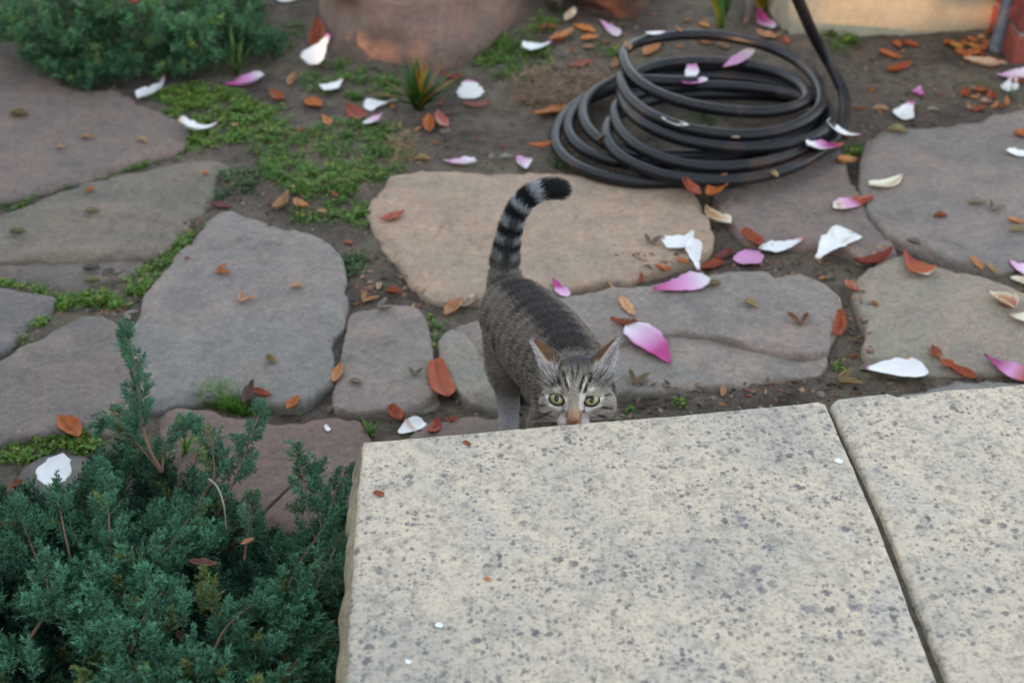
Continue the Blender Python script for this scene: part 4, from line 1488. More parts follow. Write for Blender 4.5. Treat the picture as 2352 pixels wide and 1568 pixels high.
def hit(x, y):
    """where the sight line through a frame pixel meets the built ground"""
    d = Vector(ray(x, y)).normalized()
    loc, nrm, i, dist = BVH.ray_cast(Vector(ORG), d, 50)
    if loc is None:
        p = at_z(x, y, 0.0)
        return np.array(p), np.array([0, 0, 1.0])
    return np.array(loc), np.array(nrm)


def surf_z(x, y, zmax=0.5):
    loc, nrm, i, dist = BVH.ray_cast(Vector((x, y, zmax)), Vector((0, 0, -1)), 5)
    return loc.z if loc is not None else 0.0


# ================================================================ needle sprays for the junipers
def rot_to(d):
    """matrix whose columns are (side, side2, d)"""
    d = d / (np.linalg.norm(d) + 1e-9)
    a = np.array([0, 0, 1.0]) if abs(d[2]) < 0.9 else np.array([1.0, 0, 0])
    s = np.cross(a, d); s /= np.linalg.norm(s)
    return np.column_stack([s, np.cross(d, s), d])


def spray(rg, length=0.038, nside=15, nneed=19, needle=0.0046, w=0.00075):
    """a feathery shoot along +z; returns needle triangles (n,3,3) and a tip factor per needle"""
    T, tip = [], []

    def shoot(p0, d, L, n, base_t):
        M = rot_to(d)
        for k in range(n):
            t = (k + rg.random()) / n
            p = p0 + d * L * t
            az = rg.random() * 6.283
            el = math.radians(rg.uniform(35, 62)) * (1 - 0.5 * (t > 0.85))
            nd_ = M @ np.array([math.sin(el) * math.cos(az), math.sin(el) * math.sin(az), math.cos(el)])
            ln_ = needle * rg.uniform(0.7, 1.2)
            s = np.cross(nd_, rg.normal(size=3)); s /= np.linalg.norm(s) + 1e-9
            T.append((p - s * w, p + s * w, p + nd_ * ln_))
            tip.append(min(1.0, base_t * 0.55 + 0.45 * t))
    z = np.array([0, 0, 1.0])
    bend = rg.normal(size=3) * 0.12
    for k in range(nside):
        t = (k + 0.5) / nside
        p = z * length * t + bend * length * t * t
        az = k * 2.4 + rg.uniform(-0.4, 0.4)
        el = math.radians(rg.uniform(38, 58))
        d = np.array([math.sin(el) * math.cos(az), math.sin(el) * math.sin(az), math.cos(el)])
        L = length * (0.34 * (1 - t) + 0.13) * rg.uniform(0.7, 1.2)
        shoot(p, d, L, nneed, t)
    shoot(z * length * 0.75 + bend * length * 0.5, z + bend, length * 0.4, nneed, 1.0)
    return np.array(T), np.array(tip)


def plant_mass(name, places, protos, cols, rg, mat, parent, loc):
    """places: list of (pos, dir, scale, shade 0..1); bakes sprays into one foliage mesh"""
    Vs, Cs = [], []
    for (p, d, sc_, sh) in places:
        T, tip = protos[rg.integers(len(protos))]
        M = rot_to(np.asarray(d))
        a = rg.random() * 6.283
        Rz = np.array([[math.cos(a), -math.sin(a), 0], [math.sin(a), math.cos(a), 0], [0, 0, 1]])
        W = (T.reshape(-1, 3) * sc_) @ (M @ Rz).T + np.asarray(p)
        Vs.append(W)
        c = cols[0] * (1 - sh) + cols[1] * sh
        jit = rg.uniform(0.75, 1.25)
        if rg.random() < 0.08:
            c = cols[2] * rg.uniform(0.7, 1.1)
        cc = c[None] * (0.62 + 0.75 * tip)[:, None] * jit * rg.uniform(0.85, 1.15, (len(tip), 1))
        Cs.append(np.repeat(cc, 3, axis=0))
    V = np.concatenate(Vs); C = np.concatenate(Cs)
    F = np.arange(len(V)).reshape(-1, 3)
    me = mesh_np(name, V, F, C, smooth=False)
    return link_at(name, me, loc, mat, parent)


m_jun = mat_vcol("juniper_needles", 0.5, 0.35, transl=0.15)
m_leaf = mat_vcol("small_leaves", 0.5, 0.35, transl=0.25)
m_bark = mat_vcol("twig_bark", 0.85, 0.2, noise_amt=0.4, noise_scale=300, bump_s=0.4)
JC = [s2l((42, 76, 57)), s2l((88, 136, 104)), s2l((114, 124, 70))]
rgj = np.random.default_rng(21)
protos = [spray(rgj) for _ in range(8)]


def in_poly_px(rg, poly, n):
    poly = np.array(poly, float)
    out = []
    lo, hi = poly.min(0), poly.max(0)
    while len(out) < n:
        q = rg.uniform(lo, hi, (n, 2))
        out += list(q[inside_poly(q, poly)])
    return np.array(out[:n])


def stem_obj(pts, r0, r1, parent, col=(120, 92, 74), name="branch", n=24):
    c = catmull(pts, n)
    V, F = tube_mesh(name, c, np.linspace(r0, r1, n), 7)
    k = np.tile(s2l(col), (len(V), 1)) * rgj.uniform(0.8, 1.2, (len(V), 1))
    return link_at(name, mesh_np(name, V, F, k), tuple(c[0]), m_bark, parent)


# --- juniper beside the step
jroot_p = at_z(330, 1560, 0.0)
jun = empty("juniper_shrub", (float(jroot_p[0]), float(jroot_p[1]), -0.01))
tag(jun, "blue-green creeping juniper with reaching sprigs beside the pale step", "shrub")
MASK = [(-330, 1180), (-60, 1125), (60, 1130), (100, 1150), (190, 1100), (225, 1030), (300, 1010), (380, 1030), (395, 1075), (385, 1130), (430, 1080), (500, 1110), (545, 1150), (520, 1200), (560, 1210), (640, 1235), (700, 1240), (735, 1190), (775, 1120), (800, 1130), (802, 1200), (792, 1280), (786, 1400), (775, 1640), (-330, 1640)]
places = []
px = in_poly_px(rgj, MASK, 2750)
for x, y in px:
    edge_h = 0.055 + 0.10 * min(1.0, max(0.0, (y - 1050) / 300)) + 0.05 * (1 - min(1, abs(x - 300) / 420))
    if x > 700: edge_h *= 0.8
    gap = fbm(np.array([[x / 100.0, y / 100.0]]), 1.25, 2, 12)[0]
    z = edge_h * rgj.uniform(0.35, 1.0)
    if gap < -0.20: z *= 0.30
    p = at_z(x, y, z)
    if p[0] > -0.165 and z < STEP_Z and p[1] < 1.2:
        lim = at_z(790, y, z)[0]
        if p[0] > lim - 0.02: p[0] = lim - 0.03 - 0.03 * rgj.random()
    out = p - np.array([jroot_p[0] + 0.02, jroot_p[1] + 0.10, -0.15])
    out /= np.linalg.norm(out)
    d = out * 0.7 + np.array([0.05, 0.25, 0.35]) + rgj.normal(size=3) * 0.38
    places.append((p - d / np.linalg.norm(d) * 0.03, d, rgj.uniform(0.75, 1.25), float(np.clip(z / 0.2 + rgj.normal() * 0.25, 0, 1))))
# reaching sprigs: stems traced in the picture, with height in metres
SPRIGS = [
    ([(372, 1085, .11), (335, 1010, .135), (322, 930, .145), (318, 870, .15), (303, 815, .155), (290, 772, .16)], 0.0030),
    ([(372, 1085, .11), (300, 1000, .12), (262, 955, .125), (228, 968, .125)], 0.0022),
    ([(372, 1085, .11), (380, 1020, .125), (412, 985, .13)], 0.0020),
    ([(430, 1210, .10), (470, 1130, .12), (492, 1090, .13), (482, 1010, .14), (452, 975, .145)], 0.0026),
    ([(500, 1180, .10), (530, 1120, .12), (556, 1060, .13), (575, 1000, .14), (598, 945, .145)], 0.0024),
    ([(540, 1090, .12), (520, 1060, .12), (490, 1045, .125)], 0.0016),
    ([(560, 1290, .08), (572, 1210, .10), (585, 1160, .11)], 0.0020),
    ([(640, 1395, .08), (690, 1290, .10), (735, 1225, .115), (758, 1170, .125), (775, 1120, .13), (815, 1085, .135)], 0.0034),
    ([(725, 1240, .11), (708, 1180, .125), (700, 1110, .13), (685, 1050, .135)], 0.0022),
    ([(740, 1215, .115), (722, 1140, .125), (728, 1090, .13)], 0.0018),
    ([(640, 1470, .08), (700, 1390, .11), (745, 1310, .12), (775, 1250, .12)], 0.0028),
    ([(90, 1300, .10), (60, 1220, .12), (40, 1160, .12)], 0.0024),
    ([(170, 1320, .10), (150, 1230, .13), (130, 1130, .13)], 0.0024),
    ([(250, 1300, .12), (250, 1190, .145), (235, 1080, .14)], 0.0024),
    ([(330, 1320, .13), (400, 1240, .15), (440, 1180, .15)], 0.0024),
    ([(60, 1480, .13), (110, 1390, .16), (100, 1300, .16)], 0.0028),
    ([(300, 1500, .16), (330, 1420, .18), (380, 1350, .18)], 0.0028),
    ([(480, 1520, .14), (520, 1440, .16), (590, 1380, .15)], 0.0026),
    ([(640, 1568, .12), (690, 1510, .13), (740, 1480, .12)], 0.0026),
]
for pts, r in SPRIGS:
    w = [at_z(x, y, z) for x, y, z in pts]
    stem_obj(w, r * 0.85, r * 0.3, jun, (124, 98, 82))
    c = catmull(w, 60)
    L = np.concatenate([[0], np.cumsum(np.linalg.norm(np.diff(c, axis=0), axis=1))])
    t = L[-1] * 0.25
    k = 0
    while t < L[-1]:
        i = int(np.searchsorted(L, t)); i = min(max(i, 1), 58)
        tg = c[i + 1] - c[i - 1]; tg /= np.linalg.norm(tg)
        f = t / L[-1]
        n_here = 2 if f < 0.9 else 3
        for q in range(n_here):
            sd = np.cross(tg, rgj.normal(size=3)); sd /= np.linalg.norm(sd)
            d = tg * (0.55 + 0.6 * f) + sd * (0.85 - 0.5 * f)
            places.append((c[i] + sd * 0.004, d, rgj.uniform(0.55, 0.95) * (1.05 - 0.30 * f), float(np.clip(0.55 + 0.4 * rgj.random(), 0, 1))))
        t += 0.0085
        k += 1
    places.append((c[-1] - tg * 0.01, tg, 0.8, 0.8))
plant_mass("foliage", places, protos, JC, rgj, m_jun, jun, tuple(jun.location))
# woody framework inside
for k in range(16):
    a = rgj.uniform(0.2, 2.6)
    L = rgj.uniform(0.15, 0.34)
    p0 = np.array([jroot_p[0], jroot_p[1] + 0.05, 0.0])
    e = p0 + np.array([math.cos(a) * L, math.sin(a) * L * 1.1, rgj.uniform(0.01, 0.04)])
    if e[0] > -0.19: e[0] = -0.19
    stem_obj([p0, (p0 + e) / 2 + np.array([0, 0, 0.015]), e], 0.005, 0.0012, jun, (96, 72, 56))

# --- juniper at the far corner of the flagstones
f_root = at_z(300, -60, 0.0)
jun2 = empty("juniper_shrub", (float(f_root[0]), float(f_root[1]), -0.01))
tag(jun2, "low dense green juniper overhanging the far flagstone corner", "shrub")
MASK2 = [(-80, -40), (-80, 85), (40, 92), (55, 130), (130, 170), (185, 200), (235, 180), (330, 160), (420, 165), (480, 140), (560, 120), (640, 110), (655, 85), (600, 60), (610, -40)]
protos2 = [spray(rgj, 0.05, 11, 12, 0.007, 0.0011) for _ in range(6)]
places2 = []
for x, y in in_poly_px(rgj, MASK2, 1150):
    hgt = 0.03 + 0.12 * min(1, max(0, (170 - y) / 170)) * (1 - max(0, (x - 420) / 300))
    gap = fbm(np.array([[x / 100.0, y / 60.0]]), 1.3, 2, 31)[0]
    z = max(0.015, hgt * rgj.uniform(0.4, 1.0) * (0.45 if gap < -0.15 else 1))
    p = at_z(x, y, z)
    out = p - np.array([f_root[0], f_root[1] + 0.1, -0.2]); out /= np.linalg.norm(out)
    d = out * 0.7 + np.array([0.0, -0.25, 0.4]) + rgj.normal(size=3) * 0.35
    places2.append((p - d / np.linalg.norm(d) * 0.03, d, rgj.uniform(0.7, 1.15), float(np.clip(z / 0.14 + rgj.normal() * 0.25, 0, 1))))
JC2 = [s2l((44, 80, 54)), s2l((98, 142, 94)), s2l((112, 136, 70))]
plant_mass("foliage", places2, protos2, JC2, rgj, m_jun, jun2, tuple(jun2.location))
for k in range(10):
    a = rgj.uniform(-2.6, -0.4); L = rgj.uniform(0.15, 0.4)
    p0 = np.array([f_root[0], f_root[1], 0.0])
    e = p0 + np.array([math.cos(a) * L, math.sin(a) * L, 0.04])
    stem_obj([p0, (p0 + e) / 2 + np.array([0, 0, 0.05]), e], 0.005, 0.0012, jun2, (96, 72, 56))

# ================================================================ ground cover and moss in the joints (nobody could count it)
def leaf_quads(P, rg, size, up, aspect, cols, droop=0.0):
    """folded small leaves: two triangles each, at points P"""
    n = len(P)
    az = rg.random(n) * 6.283
    el = rg.uniform(up[0], up[1], n)
    d = np.column_stack([np.cos(az) * np.cos(el), np.sin(az) * np.cos(el), np.sin(el)])
    s = np.cross(d, np.array([0, 0, 1.0])); s /= np.linalg.norm(s, axis=1, keepdims=True) + 1e-9
    L = size * rg.uniform(0.6, 1.3, n)[:, None]
    w = L * aspect
    mid = P + d * L * 0.5 + np.array([0, 0, 0.0]) + np.cross(s, d) * 0
    V = np.stack([P, mid + s * w, P + d * L, mid - s * w], 1).reshape(-1, 3)
    F = np.arange(n * 4).reshape(-1, 4)
    c = cols[0] + (cols[1] - cols[0]) * rg.random((n, 1))
    yl = rg.random(n) < 0.08
    c[yl] = cols[2]
    c = c * rg.uniform(0.7, 1.25, (n, 1))
    C = np.repeat(c, 4, axis=0)
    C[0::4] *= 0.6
    return V, F, C


def on_flag(P):
    r = np.zeros(len(P), bool)
    for fp in flag_polys:
        lo, hi = fp.min(0), fp.max(0)
        m = (P[:, 0] > lo[0]) & (P[:, 0] < hi[0]) & (P[:, 1] > lo[1]) & (P[:, 1] < hi[1])
        if m.any():
            r[m] |= inside_poly(P[m], fp)
    return r


GREEN = [s2l((56, 92, 36)), s2l((106, 148, 56)), s2l((150, 148, 60))]
BRIGHT = [s2l((70, 108, 36)), s2l((120, 156, 58)), s2l((160, 160, 70))]
DARKG = [s2l((48, 78, 44)), s2l((86, 120, 66)), s2l((120, 120, 60))]
rgg = np.random.default_rng(31)
PATCHES = [
    # polygon, n clumps, palette, clump radius, height
    ([(350, 225), (420, 205), (520, 215), (620, 255), (640, 300), (560, 330), (480, 345), (420, 345), (436, 296), (395, 272)], 190, BRIGHT, 0.022, 0.020),
    ([(480, 205), (620, 225), (680, 260), (620, 330), (560, 345)], 60, GREEN, 0.020, 0.016),
    ([(560, 345), (620, 320), (720, 300), (800, 280), (900, 290), (960, 330), (930, 390), (880, 440), (800, 470), (700, 470), (640, 440), (600, 400)], 210, GREEN, 0.021, 0.018),
    ([(600, 400), (700, 390), (860, 380), (880, 430), (700, 470)], 70, BRIGHT, 0.020, 0.018),
    ([(650, 480), (760, 470), (860, 490), (860, 530), (780, 540), (690, 520)], 40, GREEN, 0.016, 0.014),
    ([(690, 150), (800, 140), (900, 175), (920, 215), (860, 240), (780, 235), (700, 200)], 95, GREEN, 0.020, 0.018),
    ([(640, 60), (700, 50), (690, 90), (640, 110)], 14, GREEN, 0.018, 0.014),
    ([(560, 100), (640, 75), (660, 130), (600, 150)], 22, DARKG, 0.02, 0.02),
    ([(1090, 115), (1180, 95), (1260, 130), (1262, 165), (1190, 200), (1110, 170)], 85, GREEN, 0.020, 0.018),
    ([(1250, 50), (1310, 45), (1300, 75), (1240, 100), (1200, 105)], 22, BRIGHT, 0.018, 0.016),
    ([(1380, 110), (1430, 120), (1420, 150), (1370, 150)], 10, GREEN, 0.016, 0.014),
    ([(1270, 360), (1320, 370), (1310, 398), (1275, 390)], 8, DARKG, 0.014, 0.014),
    ([(1580, 240), (1660, 240), (1670, 290), (1600, 290)], 14, DARKG, 0.016, 0.014),
    ([(1880, 60), (1950, 75), (1965, 130), (1920, 140), (1880, 120)], 30, GREEN, 0.022, 0.03),
    ([(1940, 335), (2000, 335), (2000, 360), (1945, 360)], 12, BRIGHT, 0.014, 0.014),
    ([(0, 470), (80, 440), (200, 405), (320, 370), (430, 345), (470, 360), (360, 385), (210, 425), (100, 460), (0, 500)], 60, GREEN, 0.012, 0.010),
    ([(500, 400), (560, 390), (600, 430), (560, 470), (500, 470), (470, 500), (440, 520), (470, 470)], 36, DARKG, 0.014, 0.012),
    ([(440, 520), (470, 520), (430, 580), (380, 630), (340, 680), (300, 700), (240, 720), (230, 690), (300, 640), (370, 590)], 105, BRIGHT, 0.013, 0.012),
    ([(0, 625), (40, 632), (100, 660), (130, 680), (200, 680), (240, 665), (240, 700), (170, 720), (110, 715), (125, 690), (60, 665), (0, 650)], 75, BRIGHT, 0.013, 0.014),
    ([(0, 800), (60, 760), (100, 730), (110, 740), (60, 790), (0, 835)], 20, BRIGHT, 0.012, 0.012),
    ([(288, 780), (305, 790), (310, 860), (330, 930), (310, 930), (296, 860)], 26, BRIGHT, 0.010, 0.012),
    ([(0, 995), (60, 1005), (140, 1000), (200, 1000), (230, 1030), (150, 1050), (60, 1065), (0, 1080)], 70, BRIGHT, 0.014, 0.018),
    ([(440, 912), (500, 903), (600, 908), (640, 925), (630, 950), (560, 960), (500, 945)], 30, GREEN, 0.010, 0.014),
    ([(800, 600), (850, 590), (855, 640), (800, 650)], 16, DARKG, 0.014, 0.022),
    ([(985, 665), (1010, 665), (1010, 700), (985, 700)], 6, BRIGHT, 0.010, 0.014),
    ([(990, 730), (1020, 735), (1008, 790), (995, 860), (990, 800)], 12, GREEN, 0.008, 0.008),
    ([(1425, 905), (1480, 905), (1480, 960), (1425, 965)], 5, BRIGHT, 0.010, 0.012),
    ([(1540, 905), (1600, 905), (1600, 940), (1540, 940)], 6, BRIGHT, 0.010, 0.012),
    ([(1680, 505), (1720, 505), (1715, 530), (1685, 530)], 4, BRIGHT, 0.009, 0.012),
    ([(1890, 820), (1930, 815), (1930, 850), (1895, 860)], 4, BRIGHT, 0.009, 0.008),
    ([(2150, 570), (2180, 575), (2175, 590), (2155, 588)], 2, BRIGHT, 0.008, 0.008),
    ([(680, 935), (720, 935), (720, 955), (690, 960)], 3, BRIGHT, 0.008, 0.010),
    ([(1330, 935), (1345, 930), (1345, 960), (1335, 960)], 1, BRIGHT, 0.008, 0.010),
]
GV, GF, GC, goff = [], [], [], 0
for poly, nclump, pal, rad, hh in PATCHES:
    cl = in_poly_px(rgg, poly, nclump)
    for x, y in cl:
        p = at_z(x, y, SOIL_Z)
        k = int(42 * rgg.uniform(0.6, 1.4) * (rad / 0.018) ** 1.5)
        r_ = rad * np.sqrt(rgg.random(k)) * rgg.uniform(0.7, 1.2)
        th = rgg.random(k) * 6.283
        Q = np.column_stack([p[0] + r_ * np.cos(th), p[1] + r_ * np.sin(th)])
        ok = ~on_flag(Q)
        ok |= rgg.random(k) < 0.04
        ok &= fbm(Q, 34.0, 3, 91) > -0.14 + 0.45 * (rgg.random(k) - 0.5)
        Q = Q[ok]; r_ = r_[ok]
        if len(Q) == 0: continue
        z = soil_height(Q[:, 0], Q[:, 1]) + 0.6 * hh * rgg.random(len(Q)) * (1 - (r_ / (rad * 1.25)) ** 2).clip(0.1, 1)
        P = np.column_stack([Q, z])
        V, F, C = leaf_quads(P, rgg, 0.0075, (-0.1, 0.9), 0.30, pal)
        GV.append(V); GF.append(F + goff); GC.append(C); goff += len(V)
me = mesh_np("ground_cover", np.concatenate(GV), np.concatenate(GF), np.concatenate(GC), smooth=False)
gc = link("ground_cover", me, m_leaf)
tag(gc, "small green creeping ground cover in the stone joints", "ground cover", kind="stuff")

# soil crumbs, grit and bits of dead stuff
rgs = np.random.default_rng(41)
bm = bmesh.new(); bmesh.ops.create_icosphere(bm, subdivisions=1, radius=1.0)
IV = np.array([v.co[:] for v in bm.verts]); IF = np.array([[v.index for v in f.verts] for f in bm.faces]); bm.free()
n = 15000
qx = rgs.uniform(-60, 2420, n); qy = rgs.uniform(-20, 1010, n)
P = np.array([at_z(a, b, SOIL_Z)[:2] for a, b in zip(qx, qy)])
dense = fbm(P, 6.0, 3, 77)
ok = (~on_flag(P)) & (rgs.random(n) < 0.35 + 0.9 * np.clip(dense + 0.1, 0, 1))
P = P[ok]
n = len(P)
sz = 0.0011 + 0.0026 * rgs.random(n) ** 3
sc3 = sz[:, None] * rgs.uniform(0.6, 1.4, (n, 3))
z = soil_height(P[:, 0], P[:, 1])
V = (IV[None] * (1 + 0.25 * rgs.normal(size=(n, 12, 1))) * sc3[:, None]) + np.column_stack([P, z])[:, None]
F = (IF[None] + (np.arange(n) * 12)[:, None, None]).reshape(-1, 3)
base_c = np.where((rgs.random(n) < 0.10)[:, None], s2l((150, 140, 126)), s2l((84, 74, 64)))
C = np.repeat(base_c * rgs.uniform(0.45, 1.3, (n, 1)), 12, axis=0)
m_crumb = mat_vcol("soil_crumbs", 0.95, 0.1)
cr = link("soil_crumbs", mesh_np("soil_crumbs", V.reshape(-1, 3), F, C, smooth=False), m_crumb)
tag(cr, "loose crumbs and grit on the bare soil", "soil", kind="stuff")

# dry thatch beside the hose and other dead straw
def straw(poly, n, ln_, cols, name, label, r=0.0006, hmax=0.025):
    px = in_poly_px(rgs, poly, n)
    Vs, Fs, Cs, off = [], [], [], 0
    for x, y in px:
        p = at_z(x, y, SOIL_Z); p[2] = soil_height(np.array([p[0]]), np.array([p[1]]))[0] + rgs.random() ** 2 * hmax
        az = rgs.random() * 6.283
        d = np.array([math.cos(az), math.sin(az), rgs.normal() * 0.25]); L = ln_ * rgs.uniform(0.5, 1.4)
        s = np.cross(d, [0, 0, 1]); s /= np.linalg.norm(s)
        m = p + d * L / 2 + np.array([0, 0, 0.3 * L * rgs.random()]) + s * L * 0.2 * rgs.normal()
        e = p + d * L
        w = r * rgs.uniform(0.6, 1.6)
        Vs += [p - s * w, p + s * w, m + s * w + [0, 0, w], m - s * w + [0, 0, w], e + s * w * .4, e - s * w * .4]
        Fs += [[off, off + 1, off + 2, off + 3], [off + 3, off + 2, off + 4, off + 5]]
        c = s2l(cols[rgs.integers(len(cols))]) * rgs.uniform(0.7, 1.2)
        Cs += [c] * 6
        off += 6
    o = link(name, mesh_np(name, np.array(Vs), np.array(Fs), np.array(Cs), smooth=False), m_leaf)
    tag(o, label, "straw", kind="stuff")
    return o


straw([(1190, 180), (1260, 165), (1330, 170), (1400, 170), (1420, 190), (1370, 240), (1290, 260), (1210, 250), (1180, 220)], 1300, 0.035,
      [(150, 122, 92), (128, 104, 80), (172, 132, 100), (104, 92, 66)], "dry_thatch", "tangle of dry tan thatch beside the hose coil", hmax=0.03)
straw([(420, 380), (1000, 270), (1000, 400), (860, 520), (640, 520), (560, 460), (480, 520), (280, 700), (100, 760), (240, 690)], 650, 0.022,
      [(120, 96, 74), (96, 80, 64), (140, 112, 88)], "dead_stems", "thin dead stems scattered among the green ground cover", r=0.0005, hmax=0.012)
straw([(900, 325), (940, 320), (950, 370), (920, 400), (895, 370)], 160, 0.03, [(164, 130, 96), (146, 112, 84)], "dead_stems", "small clump of tan dead stems by the far green patch", hmax=0.03)


# ================================================================ tufts
def tuft(name, x, y, nblades, L, w, cols, label, cat, spread=0.7, up=1.0, seed=0, curl=0.4):
    rg_ = np.random.default_rng(seed)
    p0, _ = hit(x, y)
    root = empty(name, tuple(map(float, p0)))
    tag(root, label, cat)
    for k in range(nblades):
        az = rg_.random() * 6.283
        lean = spread * rg_.random()
        l_ = L * rg_.uniform(0.6, 1.2)
        d = np.array([math.cos(az) * lean, math.sin(az) * lean, up]); d /= np.linalg.norm(d)
        h = np.array([math.cos(az), math.sin(az), 0])
        s = np.cross(h, [0, 0, 1])
        ts = np.linspace(0, 1, 7)
        c = np.array([p0 + np.array([rg_.normal() * .004, rg_.normal() * .004, -0.004]) * (1 if t == 0 else 0) + d * l_ * t + h * l_ * curl * lean * t * t + np.array([0, 0, -curl * l_ * lean * t * t * 0.8]) for t in ts])
        ww = w * np.interp(ts, [0, 0.25, 0.6, 1], [0.6, 1, 0.9, 0.08])
        V = np.concatenate([c - s * ww[:, None] + [0, 0, w * .25], c, c + s * ww[:, None] + [0, 0, w * .25]])
        n = len(ts)
        F = [[i, i + 1, n + i + 1, n + i] for i in range(n - 1)] + [[n + i, n + i + 1, 2 * n + i + 1, 2 * n + i] for i in range(n - 1)]
        cc = s2l(cols[rg_.integers(len(cols))]) * rg_.uniform(0.8, 1.2)
        C = np.tile(cc, (3 * n, 1)) * np.tile(np.linspace(0.75, 1.15, n), 3)[:, None]
        link_at("blade", mesh_np("blade", V, np.array(F), C), tuple(p0), m_leaf, root)
    return root


tuft("strap_leaf_plant", 962, 252, 60, 0.10, 0.0058, [(44, 76, 26), (60, 96, 30), (70, 104, 36), (48, 84, 30), (150, 110, 44)], "small upright tuft of dark green strap leaves by the large boulder", "plant", 1.05, 1.0, 3, 0.3)
tuft("strap_leaf_plant", 545, 172, 13, 0.105, 0.0040, [(46, 92, 40), (66, 112, 50), (90, 110, 50)], "sparse green strap-leaved plant against the far juniper", "plant", 0.8, 1.0, 5, 0.35)
tuft("strap_leaf_plant", 1655, 62, 12, 0.17, 0.0085, [(64, 104, 40), (110, 130, 50), (84, 130, 70)], "broad yellow-green strap-leaved plant behind the upright pipe", "plant", 0.45, 1.0, 8, 0.4)
tuft("bulb_plant", 1748, 20, 7, 0.12, 0.016, [(122, 140, 46), (150, 152, 56)], "round-leaved lime green plant by the upright pipe", "plant", 0.7, 1.0, 11, 0.5)
tuft("grass_tuft", 2318, 228, 26, 0.035, 0.0012, [(130, 140, 122), (110, 124, 104)], "small silvery grass tuft under the pink and white petals", "grass", 1.0, 0.8, 13, 0.3)
tuft("grass_tuft", 852, 1000, 14, 0.030, 0.0016, [(74, 120, 40), (98, 146, 56)], "little grass tuft at the corner of the pale step", "grass", 0.9, 0.9, 15, 0.3)
tuft("grass_tuft", 425, 1042, 8, 0.045, 0.0022, [(80, 130, 40), (104, 150, 50)], "bright grass blades poking out behind the juniper sprigs", "grass", 1.0, 0.6, 17, 0.3)
for k, (x, y) in enumerate([(1460, 150), (1300, 150), (720, 262)]):
    pass
# fine turf in the joint below the large pale flagstone
rgt = np.random.default_rng(51)
q = in_poly_px(rgt, [(455, 918), (500, 906), (560, 908), (575, 925), (565, 958), (520, 950), (470, 935)], 900)
Vs, Fs, Cs = [], [], []
for k, (x, y) in enumerate(q):
    p = at_z(x, y, SOIL_Z); p[2] = soil_height(np.array([p[0]]), np.array([p[1]]))[0]
    az = rgt.random() * 6.283; L = rgt.uniform(0.012, 0.030)
    d = np.array([math.cos(az) * 0.5, math.sin(az) * 0.5, 1.0]); s = np.array([-math.sin(az), math.cos(az), 0]) * 0.00055
    Vs += [p - s, p + s, p + d * L * .6 + s * .7, p + d * L * .6 - s * .7, p + d * L + np.array([math.cos(az), math.sin(az), -.3]) * L * .25]
    Fs += [[5 * k, 5 * k + 1, 5 * k + 2], [5 * k, 5 * k + 2, 5 * k + 3], [5 * k + 3, 5 * k + 2, 5 * k + 4]]
    c = s2l([(88, 138, 40), (110, 160, 56), (70, 116, 36)][rgt.integers(3)])
    Cs += [c * .6, c * .6, c, c, c * 1.1]
tf = link("fine_grass", mesh_np("fine_grass", np.array(Vs), np.array(Fs), np.array(Cs), smooth=False), m_leaf)
tag(tf, "patch of fine bright green grass in the joint beside the juniper sprigs", "grass", kind="stuff")


# twigs
def twig(pts, r, label, col=(110, 92, 78), zs=0.006):
    w = []
    for x, y in pts:
        h_, _ = hit(x, y)
        w.append(h_ + np.array([0, 0, zs if not isinstance(zs, (list, tuple)) else 0]))
    c = catmull(w, 20)
    V, F = tube_mesh("twig", c, np.linspace(r, r * .5, 20), 7)
    k = np.tile(s2l(col), (len(V), 1))
    o = link_at("twig", mesh_np("twig", V, F, k), tuple(c[0]), m_bark)
    tag(o, label, "twig")


twig([(1005, 268), (1060, 262), (1120, 258), (1195, 264)], 0.0022, "long thin grey twig lying beside the strap-leaved tuft")
twig([(1010, 370), (1040, 358), (1075, 345)], 0.0016, "short dark twig on the bare soil by the tan flagstone")
w = [at_z(480, 1100, .15), at_z(500, 1120, .155), at_z(514, 1160, .155), at_z(520, 1215, .13)]
c = catmull(w, 20)
V, F = tube_mesh("twig", c, np.linspace(.0016, .0009, 20), 7)
tw = link_at("bare_twig", mesh_np("bare_twig", V, F, np.tile(s2l((150, 140, 132)), (len(V), 1))), tuple(c[0]), m_bark, jun)
# ================================================================ fallen petals, leaves and bud scales
m_petal = mat_vcol("magnolia_petal", 0.45, 0.35, transl=0.18, noise_amt=0.06, noise_scale=120)
m_dead = mat_vcol("dead_leaf", 0.6, 0.3, transl=0.10, noise_amt=0.35, noise_scale=180, bump_s=0.3)
rgl = np.random.default_rng(61)
WHITE, CREAM = s2l((246, 246, 244)), s2l((240, 236, 212))
PINK, MAG = s2l((224, 162, 206)), s2l((190, 64, 136))
TAN, RUST = s2l((196, 150, 104)), s2l((172, 92, 52))
BROWN, RED, ORANGE = s2l((128, 74, 46)), s2l((136, 58, 42)), s2l((196, 116, 58))
OLIVE, GREYT = s2l((138, 122, 84)), s2l((140, 130, 112))

PROFILES = {
    "petal": ([0, .08, .2, .4, .62, .8, .93, 1], [.10, .22, .42, .80, 1.0, .92, .58, .06]),
    "spoon": ([0, .12, .3, .5, .7, .85, .95, 1], [.16, .22, .34, .70, 1.0, 1.0, .70, .10]),
    "fan": ([0, .15, .4, .7, .9, 1], [.20, .42, .75, 1.0, .92, .45]),
    "leaf": ([0, .1, .3, .5, .7, .9, 1], [.05, .45, .9, 1.0, .85, .42, .03]),
    "scrap": ([0, .1, .3, .55, .8, .93, 1], [.35, .7, .9, 1.0, .95, .65, .25]),
}


